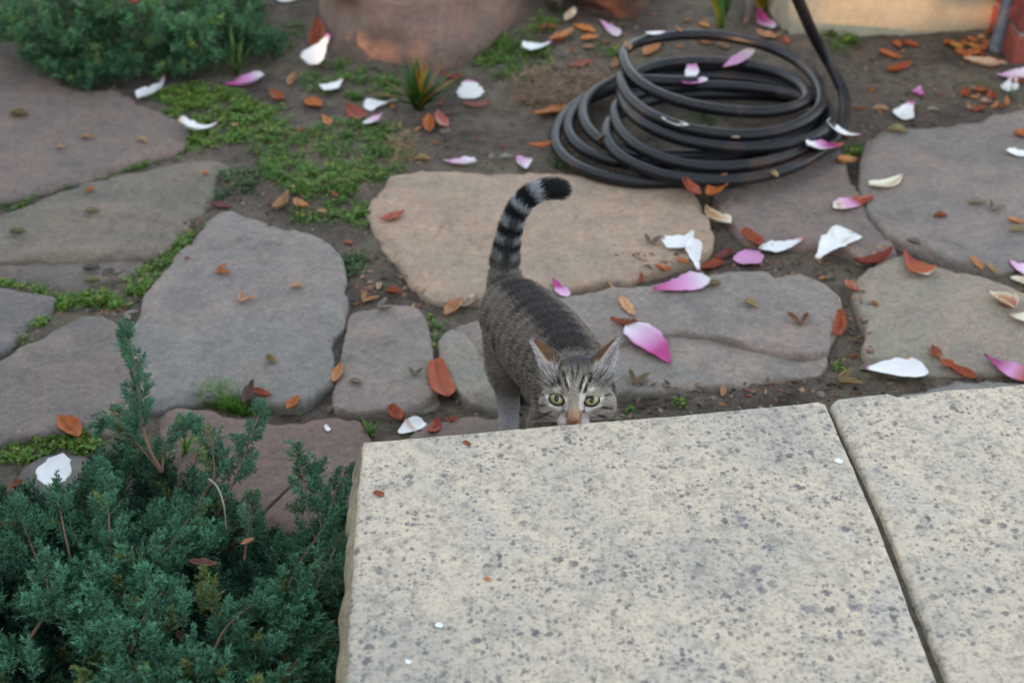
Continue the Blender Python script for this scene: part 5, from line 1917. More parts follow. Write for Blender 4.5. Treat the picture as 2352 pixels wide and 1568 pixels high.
def sheet(base, tip, wid, prof, curl, cup, roll, crumple, colf, seed, name, mat, thick=0.0009, lift=0.0, nu=13, nv=7, edge_j=0.085):
    """curved thin blade between two world points; returns the mesh"""
    rg_ = np.random.default_rng(seed)
    base, tip = np.asarray(base, float), np.asarray(tip, float)
    ax = tip - base; L = np.linalg.norm(ax); ax /= L
    sd = np.cross(ax, [0, 0, 1.0]); sd /= np.linalg.norm(sd) + 1e-9
    up = np.cross(sd, ax)
    t = np.linspace(0, 1, nu); s = np.linspace(-1, 1, nv)
    w = np.interp(t, *PROFILES[prof]) * wid * L * 0.5
    w = w * (1 + edge_j * rg_.normal(size=nu))
    T, S = np.meshgrid(t, s, indexing='ij')
    side_shift = 0.06 * L * np.sin(T * math.pi) * rg_.normal()
    X = T * L
    Yv = S * w[:, None] * (1 - 0.15 * abs(cup) * S ** 2) + side_shift
    Z = curl * L * (2 * T - 1) ** 2 + cup * (S ** 2) * w[:, None] + roll * S * w[:, None] * (2 * T - 1) + lift * L * T
    cr = fbm(np.stack([T * 3, S * 1.5, np.full_like(T, seed * 1.7)], -1), 1.6, 3, seed)
    Z = Z + crumple * L * cr
    P = base + X[..., None] * ax + Yv[..., None] * sd + Z[..., None] * up
    du = np.gradient(P, axis=0); dv = np.gradient(P, axis=1)
    nm = np.cross(du, dv); nm /= np.linalg.norm(nm, axis=2, keepdims=True) + 1e-9
    A = (P + nm * thick * 0.5).reshape(-1, 3); B = (P - nm * thick * 0.5).reshape(-1, 3)
    m = nu * nv
    i, j = np.meshgrid(np.arange(nu - 1), np.arange(nv - 1), indexing='ij')
    q = np.stack([i * nv + j, i * nv + j + 1, (i + 1) * nv + j + 1, (i + 1) * nv + j], -1).reshape(-1, 4)
    rim = []
    per = [(0, k) for k in range(nv)] + [(k, nv - 1) for k in range(1, nu)] + [(nu - 1, k) for k in range(nv - 2, -1, -1)] + [(k, 0) for k in range(nu - 2, 0, -1)]
    pi = [a * nv + b for a, b in per]
    for k in range(len(pi)):
        a, b = pi[k], pi[(k + 1) % len(pi)]
        rim.append([a, b, b + m, a + m])
    F = np.concatenate([q, q[:, ::-1] + m, np.array(rim)])
    V = np.concatenate([A, B])
    C = colf(T.ravel(), S.ravel(), rg_, seed)
    me = mesh_np(name, V, F, np.concatenate([C, C]))
    bm = bmesh.new(); bm.from_mesh(me); bmesh.ops.recalc_face_normals(bm, faces=bm.faces); bm.to_mesh(me); bm.free()
    return me


def grad(*stops):
    """colour along the blade; stops (t, colour)"""
    ts = [a for a, _ in stops]; cs = np.array([b for _, b in stops])
    return lambda T: np.column_stack([np.interp(T, ts, cs[:, k]) for k in range(3)])


def petal_col(g, brown=0.0, edge=None, mid=None):
    def f(T, S, rg_, seed):
        c = g(T)
        if mid is not None:
            c = lerp(c, mid, (1 - sstep(np.abs(S), 0.1, 0.7)) * 0.7)
        if edge is not None:
            c = lerp(c, edge, sstep(np.abs(S), 0.6, 1.0) * 0.8)
        if brown > 0:
            nz = fbm(np.column_stack([T * 3, S * 2, np.full(len(T), seed * 0.9)]), 1.7, 3, seed)
            c = lerp(c, TAN * 0.9, sstep(nz, 0.55 - brown, 0.75 - brown) * 0.9)
            c = lerp(c, BROWN, sstep(nz, 0.85 - brown, 1.0 - brown) * 0.8)
        return c
    return f


def leaf_col(c0, c1):
    def f(T, S, rg_, seed):
        nz = fbm(np.column_stack([T * 2.5, S * 1.5, np.full(len(T), seed * 1.3)]), 1.5, 3, seed + 2)
        c = lerp(np.tile(c0, (len(T), 1)), c1, np.clip(0.5 + 0.8 * nz, 0, 1))
        return lerp(c, c * 0.55, (1 - sstep(np.abs(S), 0.0, 0.12)) * 0.6)
    return f


def rest(base, tip, wid, sink=0.0):
    """lift both ends so that the blade clears what it lies on"""
    L = np.linalg.norm(tip - base)
    zs = []
    for t in (0.1, 0.35, 0.5, 0.65, 0.9):
        p = base + (tip - base) * t
        zs.append((t, surf_z(p[0], p[1], max(base[2], tip[2]) + 0.014)))
    z0 = max(zs[0][1], zs[1][1] - 0.004, zs[2][1] - 0.012); z1 = max(zs[4][1], zs[3][1] - 0.004, zs[2][1] - 0.012)
    b = base.copy(); t_ = tip.copy()
    b[2] = z0 + 0.0015 - sink; t_[2] = z1 + 0.0015 - sink
    return b, t_


NSEED = [1000]


def clear(me, reach=0.03):
    """raise a blade until it lies on, not in, what is under it"""
    n = len(me.vertices)
    co = np.empty(n * 3, np.float32); me.vertices.foreach_get("co", co); co = co.reshape(-1, 3)
    low = co
    d = np.array([p[2] - surf_z(p[0], p[1], p[2] + reach) for p in low])
    up = 0.0004 - np.percentile(d, 1.0)
    co[:, 2] += up
    me.vertices.foreach_set("co", co.ravel()); me.update()



def blade(kind, bx_, by_, tx_, ty_, wid, label, cat, group=None, prof="petal", curl=0.10, cup=0.35, roll=0.0, crumple=0.03, colf=None, mat=None, lift=0.0, name="petal", z=None, sink=0.0):
    NSEED[0] += 1
    if z is None:
        h0, _ = hit((bx_ + tx_) / 2, (by_ + ty_) / 2)
        zz = h0[2]
        b, t_ = at_z(bx_, by_, zz), at_z(tx_, ty_, zz)
        b, t_ = rest(b, t_, wid, sink)
    else:
        b, t_ = at_z(bx_, by_, z[0]), at_z(tx_, ty_, z[1])
    lp = math.hypot(tx_ - bx_, ty_ - by_); dist = np.linalg.norm((b + t_) / 2 - ORG)
    wid = wid * lp * dist / FPX * (1 + 0.30 * abs(ty_ - by_) / lp) / np.linalg.norm(t_ - b)
    me = sheet(b, t_, wid * 1.04, prof, curl, cup, roll, crumple, colf, NSEED[0], name, mat or m_petal, lift=lift)
    near_hose = 1250 < bx_ < 1990 and 50 < by_ < 450
    if z is None: clear(me, 0.012 if near_hose else 0.03)
    if z is None:
        mid = np.array([[(bx_ + tx_) / 2, (by_ + ty_) / 2]])
        if any(inside_poly(mid, np.array(pp[0], float))[0] for pp in PATCHES):
            me.transform(Matrix.Translation((0, 0, 0.010)))
    o = link_at(name, me, tuple((b + t_) / 2), mat or m_petal)
    tag(o, label, cat, group)
    return o


g_white = grad((0, MAG), (0.07, PINK), (0.16, WHITE), (1, WHITE))
g_white2 = grad((0, RED * 1.4), (0.06, PINK), (0.13, WHITE), (1, WHITE))
g_plain = grad((0, CREAM), (0.2, WHITE), (1, WHITE))
g_pink = grad((0, MAG), (0.3, MAG * 0.6 + PINK * 0.4), (0.6, PINK), (1, WHITE * 0.92))
g_mag = grad((0, MAG), (0.35, MAG), (0.6, PINK), (1, WHITE))
g_pale = grad((0, PINK), (0.5, PINK * 0.5 + WHITE * 0.5), (1, WHITE))
g_cream = grad((0, MAG), (0.06, PINK), (0.12, CREAM), (1, CREAM))

# petals: base (narrow, often pink) pixel, tip pixel, width/length, label ...
P_ = lambda *a, **k: blade("petal", *a, **k)
P_(758, 80, 712, 150, 0.62, "large upright white petal leaning against the large boulder", "petal", colf=petal_col(g_white), prof="spoon", curl=0.04, cup=0.25, z=(0.045, -0.004))
P_(381, 180, 318, 236, 0.34, "narrow folded white petal on the flagstone edge below the far juniper", "petal", colf=petal_col(g_white2), prof="spoon", curl=0.08, cup=0.9)
P_(516, 200, 608, 188, 0.42, "slender purple-pink petal on the green ground cover", "petal", colf=petal_col(g_pink), curl=0.10, cup=0.7, lift=0.10)
P_(788, 198, 746, 226, 0.72, "small white petal in the green ground cover below the boulder", "petal", colf=petal_col(g_white2), prof="spoon", lift=0.06)
P_(498, 300, 410, 310, 0.46, "boat-shaped white petal with an orange edge on the flagstone corner", "petal", colf=petal_col(grad((0, PINK), (.1, WHITE), (.8, WHITE), (1, TAN))), prof="spoon", curl=0.16, cup=0.6)
P_(912, 240, 836, 254, 0.42, "twisted white petal beside the strap-leaved tuft", "petal", colf=petal_col(g_plain), roll=0.7, crumple=0.08)
P_(880, 278, 838, 304, 0.40, "faded pale pink petal in the ground cover near the twisted white petal", "petal", colf=petal_col(g_pale, 0.1), crumple=0.06)
P_(1076, 184, 1076, 227, 1.15, "white triangular petal with a pink tip on bare soil by the tuft", "petal", colf=petal_col(g_white), prof="fan", curl=0.02, cup=0.15, z=(0.020, -0.008))
P_(1268, 112, 1200, 130, 0.42, "ragged white petal on the green patch between boulder and hose", "petal", colf=petal_col(g_white), roll=0.6, crumple=0.09, lift=0.1)
P_(1378, 58, 1418, 90, 0.50, "pale lilac petal on the leaf litter below the reddish boulder", "petal", colf=petal_col(g_pale), lift=0.05)
P_(1018, 374, 1094, 380, 0.34, "thin white and pink petal along the edge of the tan flagstone", "petal", colf=petal_col(g_pale, 0.1), cup=0.8)
P_(1190, 366, 1208, 390, 0.95, "small round pinkish petal on the edge of the tan flagstone", "petal", colf=petal_col(g_pale, 0.1), prof="fan", cup=0.9)
P_(1583, 160, 1583, 188, 0.85, "white petal with a magenta base lying on the hose coil", "petal", colf=petal_col(grad((0, MAG), (.35, PINK), (.6, WHITE), (1, WHITE))), prof="fan")
P_(1565, 196, 1625, 188, 0.42, "pink petal on the hose under the white and magenta one", "petal", colf=petal_col(g_pink))
P_(1662, 154, 1732, 134, 0.48, "faded lilac petal across the hose coil's back loops", "petal", colf=petal_col(grad((0, PINK * .8), (.5, PINK * .8), (1, GREYT + .2))), lift=0.10)
P_(1742, 30, 1776, 80, 0.48, "bright magenta and white petal beside the upright pipe", "petal", colf=petal_col(g_mag), lift=0.02)
P_(1530, 76, 1482, 88, 0.36, "thin white petal with a pink end behind the hose coil", "petal", colf=petal_col(g_white))
P_(1518, 292, 1580, 312, 0.20, "narrow white petal sliver on the front hose loops", "petal", colf=petal_col(g_plain), cup=0.8)
P_(2094, 244, 2074, 284, 0.85, "white petal with a pink tip on bare soil by the grey flagstone", "petal", colf=petal_col(g_white), prof="fan", lift=-0.02)
P_(2112, 207, 2112, 228, 1.0, "tiny round magenta petal on bare soil", "petal", colf=petal_col(grad((0, PINK), (1, MAG))), prof="fan", cup=0.6, curl=0.15)
P_(2288, 182, 2380, 176, 0.55, "pink petal draped over the silvery grass tuft", "petal", colf=petal_col(g_pale), lift=0.08)
P_(2326, 184, 2312, 218, 0.8, "white petal tucked under the pink one on the silvery tuft", "petal", colf=petal_col(g_plain), prof="fan", lift=0.05)
P_(1970, 324, 1890, 318, 0.50, "white petal with a hooked end leaning on the hose coil", "petal", colf=petal_col(g_white), prof="spoon", crumple=0.06, curl=0.14)
P_(1932, 342, 1848, 366, 0.58, "bruised white and purple petal on the flagstone by the hose", "petal", colf=petal_col(grad((0, RUST), (.25, MAG * .7), (.5, PINK), (.7, WHITE), (1, WHITE)), 0.12), crumple=0.07)
P_(2072, 406, 1994, 436, 0.40, "cream petal with a tan centre on the grey flagstone", "petal", colf=petal_col(g_cream, 0.0, mid=TAN), cup=0.5)
P_(2006, 460, 1914, 486, 0.50, "withered white, brown and red petal across the flagstone joint", "petal", colf=petal_col(grad((0, RED * 1.5), (.35, RED * 1.5), (.5, PINK), (1, CREAM)), 0.22), crumple=0.07)
P_(2380, 362, 2310, 352, 0.42, "white petal on the middle of the grey flagstone", "petal", colf=petal_col(g_plain), crumple=0.05)
P_(1590, 538, 1532, 574, 0.82, "big white petal with a notched edge at the tan flagstone's corner", "petal", colf=petal_col(g_plain, 0.04), prof="spoon", crumple=0.05, curl=0.06)
P_(1606, 618, 1586, 572, 0.62, "smaller white petal overlapping the big white one", "petal", colf=petal_col(g_white2), prof="spoon", lift=0.15)
P_(1748, 612, 1690, 590, 0.95, "pink wavy petal by the joint above the long cracked flagstone", "petal", colf=petal_col(grad((0, PINK * .85), (1, PINK)), 0.05), prof="scrap", crumple=0.10, curl=0.12)
P_(1845, 568, 1744, 574, 0.40, "white petal with a red tip in the joint above the cracked flagstone", "petal", colf=petal_col(grad((0, RED * 2), (.07, PINK), (.12, WHITE), (1, WHITE)), 0.03), crumple=0.05)
P_(1872, 622, 1956, 566, 0.62, "broad white petal with brown specks over the flagstone joint", "petal", colf=petal_col(grad((0, TAN), (.1, WHITE), (1, WHITE)), 0.04), prof="spoon", curl=0.06, crumple=0.04)
P_(1500, 668, 1630, 648, 0.50, "pink petal fading to white on the cracked flagstone's edge", "petal", colf=petal_col(g_pink), curl=0.06, cup=0.25)
P_(1538, 842, 1438, 762, 0.52, "magenta and white petal lying beside the cat's head", "petal", colf=petal_col(g_mag), curl=0.05, cup=0.25)
P_(1986, 855, 2130, 868, 0.50, "long smooth white petal on the soil behind the step slabs", "petal", colf=petal_col(grad((0, MAG), (.03, PINK), (.08, WHITE), (1, WHITE))), curl=0.05, cup=0.35)
P_(2256, 832, 2390, 876, 0.36, "purple and brown petal on the soil against the end slab", "petal", colf=petal_col(grad((0, MAG * .6), (.25, MAG * .7 + .05), (.5, PINK), (.75, RUST), (1, RUST))), curl=0.08, cup=0.5)
P_(2272, 676, 2330, 716, 0.55, "curled tan and white petal on the rough pale flagstone", "petal", colf=petal_col(grad((0, CREAM), (.3, TAN), (1, RUST)), 0.2, edge=CREAM), cup=0.9, curl=0.10)
P_(2310, 728, 2400, 752, 0.42, "cream stub of a withered petal behind the curled tan one", "petal", colf=petal_col(grad((0, RED), (.3, CREAM), (1, CREAM)), 0.1), cup=0.7)
P_(2076, 582, 2128, 642, 0.58, "brown spoon-shaped petal with a red stalk on the rough pale flagstone", "petal", colf=petal_col(grad((0, RED * 1.6), (.35, RED * 1.6), (.45, RUST), (.9, RUST * 1.1), (1, CREAM))), prof="spoon", curl=0.08)
P_(1270, 656, 1304, 698, 0.46, "pink petal half hidden behind the cat's flank", "petal", colf=petal_col(grad((0, MAG), (.35, MAG), (.5, PINK), (1, PINK * .6 + WHITE * .4))))
P_(916, 1004, 974, 982, 0.75, "white petal with a brown spot at the step's corner", "petal", colf=petal_col(grad((0, WHITE), (.45, WHITE), (.55, TAN), (.65, WHITE), (1, WHITE)), 0.02), prof="fan", lift=0.08)
P_(118, 1128, 148, 1046, 0.66, "white petal caught among the juniper sprigs", "petal", colf=petal_col(g_plain), prof="leaf", cup=0.2, z=(0.085, 0.10))
P_(690, 2, 638, 8, 0.40, "white petal on the soil between far juniper and boulder", "petal", colf=petal_col(g_plain))
P_(748, 978, 756, 992, 0.55, "tiny white petal chip on the purple-brown flagstone", "petal", colf=petal_col(g_plain), prof="scrap")
P_(1620, 492, 1676, 538, 0.46, "tan and white withered petal in the joint below the hose", "petal", colf=petal_col(grad((0, TAN), (.5, TAN), (1, CREAM)), 0.25, edge=CREAM), cup=0.7)
P_(2312, 622, 2390, 640, 0.55, "crumpled pink and white petal in the joint below the grey flagstone", "petal", colf=petal_col(g_pale, 0.12), crumple=0.10)
P_(2318, 648, 2390, 664, 0.5, "crumpled tan petal under the pink and white one", "petal", colf=petal_col(grad((0, CREAM), (1, TAN)), 0.2), crumple=0.10)

# dead leaves and withered petals: base, tip, width, colours, label[, group]
def D_(x0, y0, x1, y1, wid, c0, c1, label, group=None, prof="leaf", curl=0.14, cup=0.6, crumple=0.08, **k):
    blade("leaf", x0, y0, x1, y1, wid, label, "leaf", group, prof=prof, curl=curl, cup=cup, crumple=crumple, colf=leaf_col(c0, c1), mat=m_dead, name="dead_leaf", **k)


D_(136, 970, 182, 1012, 0.62, RUST, ORANGE, "large curled orange-brown leaf behind the juniper sprigs", lift=0.15)
D_(574, 898, 624, 912, 0.42, RED, RUST, "dark red leaf at the edge of the fine green grass")
D_(562, 940, 590, 912, 0.55, s2l((92, 70, 66)), s2l((120, 96, 88)), "dull purple-brown leaf leaning on the fine green grass")
D_(688, 932, 662, 962, 0.55, ORANGE * .9, RUST, "folded orange leaf in the joint below the large pale flagstone")
D_(784, 846, 766, 886, 0.45, ORANGE, TAN, "curled orange leaf beside the small pink flagstone")
D_(1002, 852, 1030, 934, 0.50, RUST, RED * 1.5, "big orange-red leaf in the joint between two small flagstones", crumple=0.04, curl=0.05, cup=0.2, prof="scrap")
D_(896, 956, 922, 980, 0.70, RUST, RED * 1.3, "crumpled red-brown leaf on the soil by the step's corner", prof="scrap")
D_(985, 1000, 1006, 966, 0.50, RED, RED * 1.4, "torn dark red leaf on the flagstone hidden by the step", prof="scrap", cup=0.1)
D_(1024, 972, 1050, 962, 0.5, RED, RUST, "scrap of red leaf beside the torn dark red one", prof="scrap")
D_(1022, 730, 1062, 700, 0.62, RUST, s2l((206, 170, 132)), "curled brown and cream leaf beside the cat's rump", cup=0.8)
D_(1060, 706, 1098, 690, 0.62, RED * 1.3, CREAM * .9, "red and cream withered petal touching the cat's rump", cup=0.8)
D_(1422, 682, 1456, 728, 0.36, TAN, s2l((214, 160, 120)), "narrow peach-tan leaf on the cracked flagstone", cup=0.1, curl=0.03)
D_(1402, 742, 1462, 746, 0.42, BROWN, RUST * .8, "curled dark brown leaf on the cracked flagstone beside the cat", crumple=0.12, prof="scrap")
D_(1566, 452, 1606, 492, 0.42, RUST, RED * 1.3, "brown oval leaf in the joint under the hose")
D_(1668, 452, 1622, 486, 0.62, RUST, ORANGE, "broad rusty leaf in the joint under the hose", lift=0.1)
D_(1926, 744, 1918, 788, 0.50, RUST, RED * 1.3, "folded rust leaf at the end of the cracked flagstone", prof="scrap")
D_(1942, 660, 1966, 698, 0.45, RED * 1.5, s2l((206, 140, 110)), "pinkish-red withered petal in the joint by the rough flagstone")
D_(2142, 798, 2154, 834, 0.50, RUST, BROWN, "small brown leaf standing on the rough flagstone's edge", lift=0.15)
D_(2146, 840, 2240, 874, 0.30, RUST, RED * 1.2, "long twisted rust leaf on the soil by the end slab", crumple=0.10)
D_(1612, 622, 1660, 606, 0.55, RED, RUST, "dark red leaf under the white petals", prof="scrap")
D_(1640, 600, 1682, 580, 0.45, RED * .8, s2l((120, 70, 70)), "dark purple-red leaf between the white and pink petals", prof="scrap")
D_(1700, 556, 1744, 582, 0.60, RED, RUST, "rusty leaf under the white petal with the red tip", prof="scrap")
D_(1962, 600, 2050, 592, 0.30, RED * .8, RED * 1.2, "ragged dark red leaf beside the broad speckled petal", crumple=0.12, prof="scrap")
D_(1500, 640, 1540, 632, 0.5, RUST, ORANGE, "small orange leaf in the joint above the cracked flagstone")
D_(1556, 618, 1580, 630, 0.6, RUST, ORANGE, "rust leaf beneath the smaller white petal")
D_(800, 250, 832, 290, 0.70, RED * 1.1, s2l((150, 80, 60)), "broad red-brown leaf under the twisted white petal", cup=0.2)
D_(706, 232, 738, 256, 0.75, RUST, ORANGE, "folded tan-orange leaf in the ground cover below the boulder", lift=0.1)
D_(624, 214, 652, 240, 0.60, BROWN, RUST, "brown leaf on the soil below the far juniper")
D_(664, 202, 682, 180, 0.55, TAN * .8, BROWN, "tan-brown leaf standing in the soil by the purple-pink petal", lift=0.2)
D_(1002, 262, 1024, 306, 0.50, s2l((190, 84, 80)), s2l((214, 180, 160)), "pinkish-red curled petal below the strap-leaved tuft", cup=0.8)
D_(986, 276, 988, 312, 0.6, RUST, ORANGE, "orange curled leaf beside the pinkish-red petal", cup=0.8)
D_(872, 512, 930, 494, 0.40, s2l((206, 140, 116)), RED * 1.4, "pinkish leaf on the corner of the tan flagstone")
D_(628, 494, 664, 456, 0.42, TAN * .85, s2l((150, 108, 78)), "curled tan leaf in the soil above the large pale flagstone", cup=0.9, curl=0.25)
D_(680, 474, 712, 496, 0.60, ORANGE * .9, TAN, "orange-tan leaf beside the curled tan one", lift=0.1)
D_(742, 284, 758, 308, 0.6, ORANGE, TAN, "small orange leaf in the middle of the soil patch")
D_(482, 474, 532, 482, 0.42, RED * .7, s2l((120, 84, 90)), "dark purple-red leaf at the top of the large pale flagstone")
D_(714, 118, 732, 70, 0.55, RED * .9, RUST, "upright dark red leaf behind the large white petal", lift=0.2)
D_(290, 2, 320, 14, 0.6, RED, RED * 1.4, "dark red leaf resting on the far juniper", z=(0.16, 0.17))
D_(1012, 176, 1066, 180, 0.45, RED * .7, s2l((130, 60, 66)), "dark wine-red leaf behind the white triangular petal", cup=0.3)
D_(1060, 246, 1130, 238, 0.30, s2l((150, 90, 84)), BROWN, "faded pink-brown leaf under the white triangular petal", cup=0.2)
D_(1300, 162, 1362, 146, 0.42, RED, RUST, "red leaf on the thatch beside the hose", lift=0.06)
D_(1222, 272, 1310, 252, 0.30, ORANGE, TAN, "long orange leaf below the dry thatch", crumple=0.10)
D_(1212, 374, 1278, 366, 0.30, ORANGE, RUST, "long orange-brown leaf beside the small round petal", crumple=0.05)
D_(1478, 132, 1512, 108, 0.70, ORANGE, TAN, "tan-orange leaf inside the raised hose loop", lift=0.08)
D_(1262, 100, 1318, 76, 0.45, ORANGE, TAN, "orange leaf below the narrow upright rock", "orange leaves under the boulders")
D_(1316, 66, 1368, 78, 0.48, ORANGE, s2l((220, 150, 80)), "bright orange leaf under the small reddish boulder", crumple=0.10)
D_(1330, 98, 1376, 88, 0.50, TAN, ORANGE, "tan leaf under the bright orange one")
D_(1296, 60, 1318, 40, 0.7, CREAM * .8, TAN, "cream curled petal at the foot of the narrow rock", lift=0.2)
D_(1922, 384, 1962, 366, 0.70, TAN, ORANGE, "folded peach-tan leaf at the flagstone joint by the hose", lift=0.10)
D_(1938, 300, 1948, 330, 0.50, ORANGE, RUST, "orange-brown leaf standing against the hose coil", lift=0.2)
D_(2016, 124, 2072, 142, 0.35, RUST, ORANGE, "slim rust leaf on the soil before the cream wall")
D_(2036, 170, 2092, 152, 0.50, RED * 1.5, RUST, "salmon-red leaf on the soil before the cream wall", cup=0.4)
D_(2052, 98, 2066, 112, 0.9, ORANGE, RUST, "curled orange leaf at the foot of the cream wall", lift=0.1)
D_(2070, 104, 2110, 110, 0.5, RED * 1.2, RUST, "rusty rolled leaf at the foot of the cream wall", cup=0.9)
D_(2210, 146, 2310, 156, 0.30, RUST, s2l((220, 190, 160)), "long curled brown and white leaf before the steel stake", cup=0.8)
D_(1738, 75, 1790, 105, 0.42, s2l((180, 120, 90)), TAN, "pale brown leaf below the magenta and white petal", cup=0.4)
D_(1598, 96, 1640, 104, 0.40, BROWN, TAN * .8, "brown leaf behind the raised hose loop")
D_(1602, 58, 1628, 66, 0.8, TAN, ORANGE, "tan leaf behind the raised hose loop by the strap leaves")
D_(2330, 308, 2360, 318, 0.9, RUST, ORANGE, "star-like orange-brown leaf on the grey flagstone", crumple=0.15, prof="scrap")
D_(2144, 502, 2176, 500, 0.6, BROWN, RUST * .7, "dark brown curled scale on the grey flagstone", cup=0.9)
D_(2312, 506, 2352, 516, 0.4, TAN, ORANGE, "tan sliver of leaf on the grey flagstone", cup=0.8)
D_(2222, 604, 2256, 620, 0.5, ORANGE, TAN, "tan leaf in the dark joint below the grey flagstone")
D_(2256, 618, 2296, 630, 0.4, TAN * .9, OLIVE, "olive-tan scale in the dark joint below the grey flagstone")
D_(1896, 636, 1880, 646, 0.6, RUST, TAN, "rust scrap below the broad speckled petal")
D_(556, 1252, 586, 1240, 0.50, s2l((186, 128, 88)), TAN, "rolled tan leaf caught in the juniper", z=(0.13, 0.14), cup=0.9)
D_(432, 1296, 505, 1304, 0.30, s2l((116, 92, 84)), BROWN, "wavy grey-brown leaf lying in the juniper", z=(0.14, 0.14), cup=0.9, curl=0.2)
D_(398, 1462, 426, 1488, 0.9, s2l((120, 92, 88)), s2l((96, 70, 62)), "dull brown leaf deep in the juniper", z=(0.15, 0.13), prof="scrap")
D_(764, 1300, 796, 1268, 0.6, RUST, ORANGE, "orange-brown leaf wedged between juniper and step", z=(0.05, 0.09))
D_(24, 1122, 56, 1104, 0.5, s2l((130, 84, 60)), BROWN, "brown leaf on the juniper's edge beside the caught white petal", z=(0.10, 0.11))
GL = "leaf litter piled by the brick pillar"
for k, (x, y) in enumerate([(2180, 104), (2196, 112), (2216, 104), (2232, 96), (2236, 110), (2248, 118), (2262, 104), (2252, 90), (2270, 76), (2300, 96), (2310, 118), (2206, 124), (2224, 134), (2322, 130), (2240, 128), (2256, 130)]):
    a = rgl.random() * 6.28; r = rgl.uniform(10, 17)
    D_(x - r * math.cos(a), y - r * .6 * math.sin(a), x + r * math.cos(a), y + r * .6 * math.sin(a), rgl.uniform(.5, .8), [ORANGE, s2l((206, 146, 60)), RUST][k % 3], [RUST, TAN, ORANGE][k % 3], "small " + ["orange", "yellow-tan", "rusty brown"][k % 3] + " leaf in the litter by the brick pillar", GL, lift=rgl.uniform(0, .3))
GL = "leaf litter beside the silvery grass tuft"
for k, (x, y) in enumerate([(2215, 220), (2236, 228), (2250, 214), (2262, 238), (2276, 226), (2282, 246), (2296, 250), (2226, 250), (2248, 254), (2310, 240), (2340, 190)]):
    a = rgl.random() * 6.28; r = rgl.uniform(10, 20)
    D_(x - r * math.cos(a), y - r * .6 * math.sin(a), x + r * math.cos(a), y + r * .6 * math.sin(a), rgl.uniform(.4, .75), [RED, ORANGE, BROWN, s2l((150, 130, 120))][k % 4], [RUST, TAN][k % 2], "crumpled " + ["red", "orange", "dark brown", "grey-brown"][k % 4] + " leaf in the litter beside the silvery grass tuft", GL, lift=rgl.uniform(0, .25), crumple=0.12)
GL = "dead leaf scraps among the boulders and hose"
for k, (x, y) in enumerate([(1285, 98), (1352, 112), (1390, 100), (1318, 120), (1350, 150), (1400, 170), (1268, 72), (1420, 118), (1300, 84), (1380, 140), (1560, 110), (1660, 110), (1250, 74), (1440, 108), (1345, 176), (1405, 152), (1310, 190), (1812, 60), (1800, 100), (1792, 80), (1762, 92), (1650, 60), (1560, 70), (1580, 50)]):
    a = rgl.random() * 6.28; r = rgl.uniform(8, 20)
    D_(x - r * math.cos(a), y - r * .6 * math.sin(a), x + r * math.cos(a), y + r * .6 * math.sin(a), rgl.uniform(.35, .7), [BROWN, s2l((120, 100, 90)), RUST, TAN * .8][k % 4], [BROWN, TAN, s2l((96, 84, 76))][k % 3], ["dark brown", "grey-brown", "rust-coloured", "dull tan"][k % 4] + " leaf scrap in the litter between boulders and hose", GL, crumple=0.10)
GL = "small leaf scraps on the bare soil"
for k, (x, y) in enumerate([(1155, 340), (1380, 330), (1000, 330), (1095, 320), (960, 300), (820, 700), (845, 688), (905, 675), (870, 664), (770, 460), (640, 560), (800, 560), (1010, 240), (920, 290), (900, 250), (580, 250), (540, 300), (690, 300), (620, 470), (740, 500), (2000, 210), (2160, 220), (2020, 260), (1975, 250), (1470, 640), (1400, 650), (1850, 600), (1740, 560), (2080, 830), (2010, 700), (1960, 820), (1660, 905), (1720, 910)]):
    a = rgl.random() * 6.28; r = rgl.uniform(6, 13)
    D_(x - r * math.cos(a), y - r * .7 * math.sin(a), x + r * math.cos(a), y + r * .7 * math.sin(a), rgl.uniform(.3, .7), [RUST, TAN, BROWN][k % 3], [BROWN, TAN * .9, ORANGE][k % 3], "small " + ["rusty", "tan", "dark brown"][k % 3] + " leaf scrap on the soil between flagstones", GL, crumple=0.10)


# bud scales: little fuzzy boats, some split open in a V
def scale_bud(x, y, size, ang, c0, c1, label, group=None, vee=False):
    NSEED[0] += 1
    h0, _ = hit(x, y)
    L = size * 0.00058 * (np.linalg.norm(h0 - ORG) / 1.7)
    Vs, Fs, Cs, off = [], [], [], 0
    lobes = (-0.50, 0.55) if vee else (0.0,)
    for la in lobes:
        a = ang + la
        d = np.array([math.cos(a), math.sin(a), 0.0])
        b = h0 + np.array([0, 0, 0.0025]) - (0 if vee else 0.5) * d * L
        if vee:
            b = h0 - np.array([math.cos(ang), math.sin(ang), 0]) * L * 0.5 + np.array([0, 0, 0.0025])
        me = sheet(b, b + d * L + np.array([0, 0, 0.12 * L if vee else 0]), 0.30 if vee else 0.5, "leaf", 0.08, 1.2, 0.0, 0.02, leaf_col(c0, c1), NSEED[0], "t", m_dead, thick=0.0012, nu=11, nv=7)
        n = len(me.vertices)
        co = np.empty(n * 3, np.float32); me.vertices.foreach_get("co", co)
        cl = np.empty(n * 4, np.float32); me.color_attributes["col"].data.foreach_get("color", cl)
        Vs.append(co.reshape(-1, 3)); Cs.append(cl.reshape(-1, 4)[:, :3])
        Fs += [[v + off for v in p.vertices] for p in me.polygons]
        off += n
        bpy.data.meshes.remove(me)
    V = np.concatenate(Vs)
    V[:, 2] += max(0.0, h0[2] + 0.0005 - V[:, 2].min())
    o = link_at("bud_scale", mesh_np("bud_scale", V, Fs, np.concatenate(Cs)), tuple(h0), m_dead)
    tag(o, label, "bud scale", group)


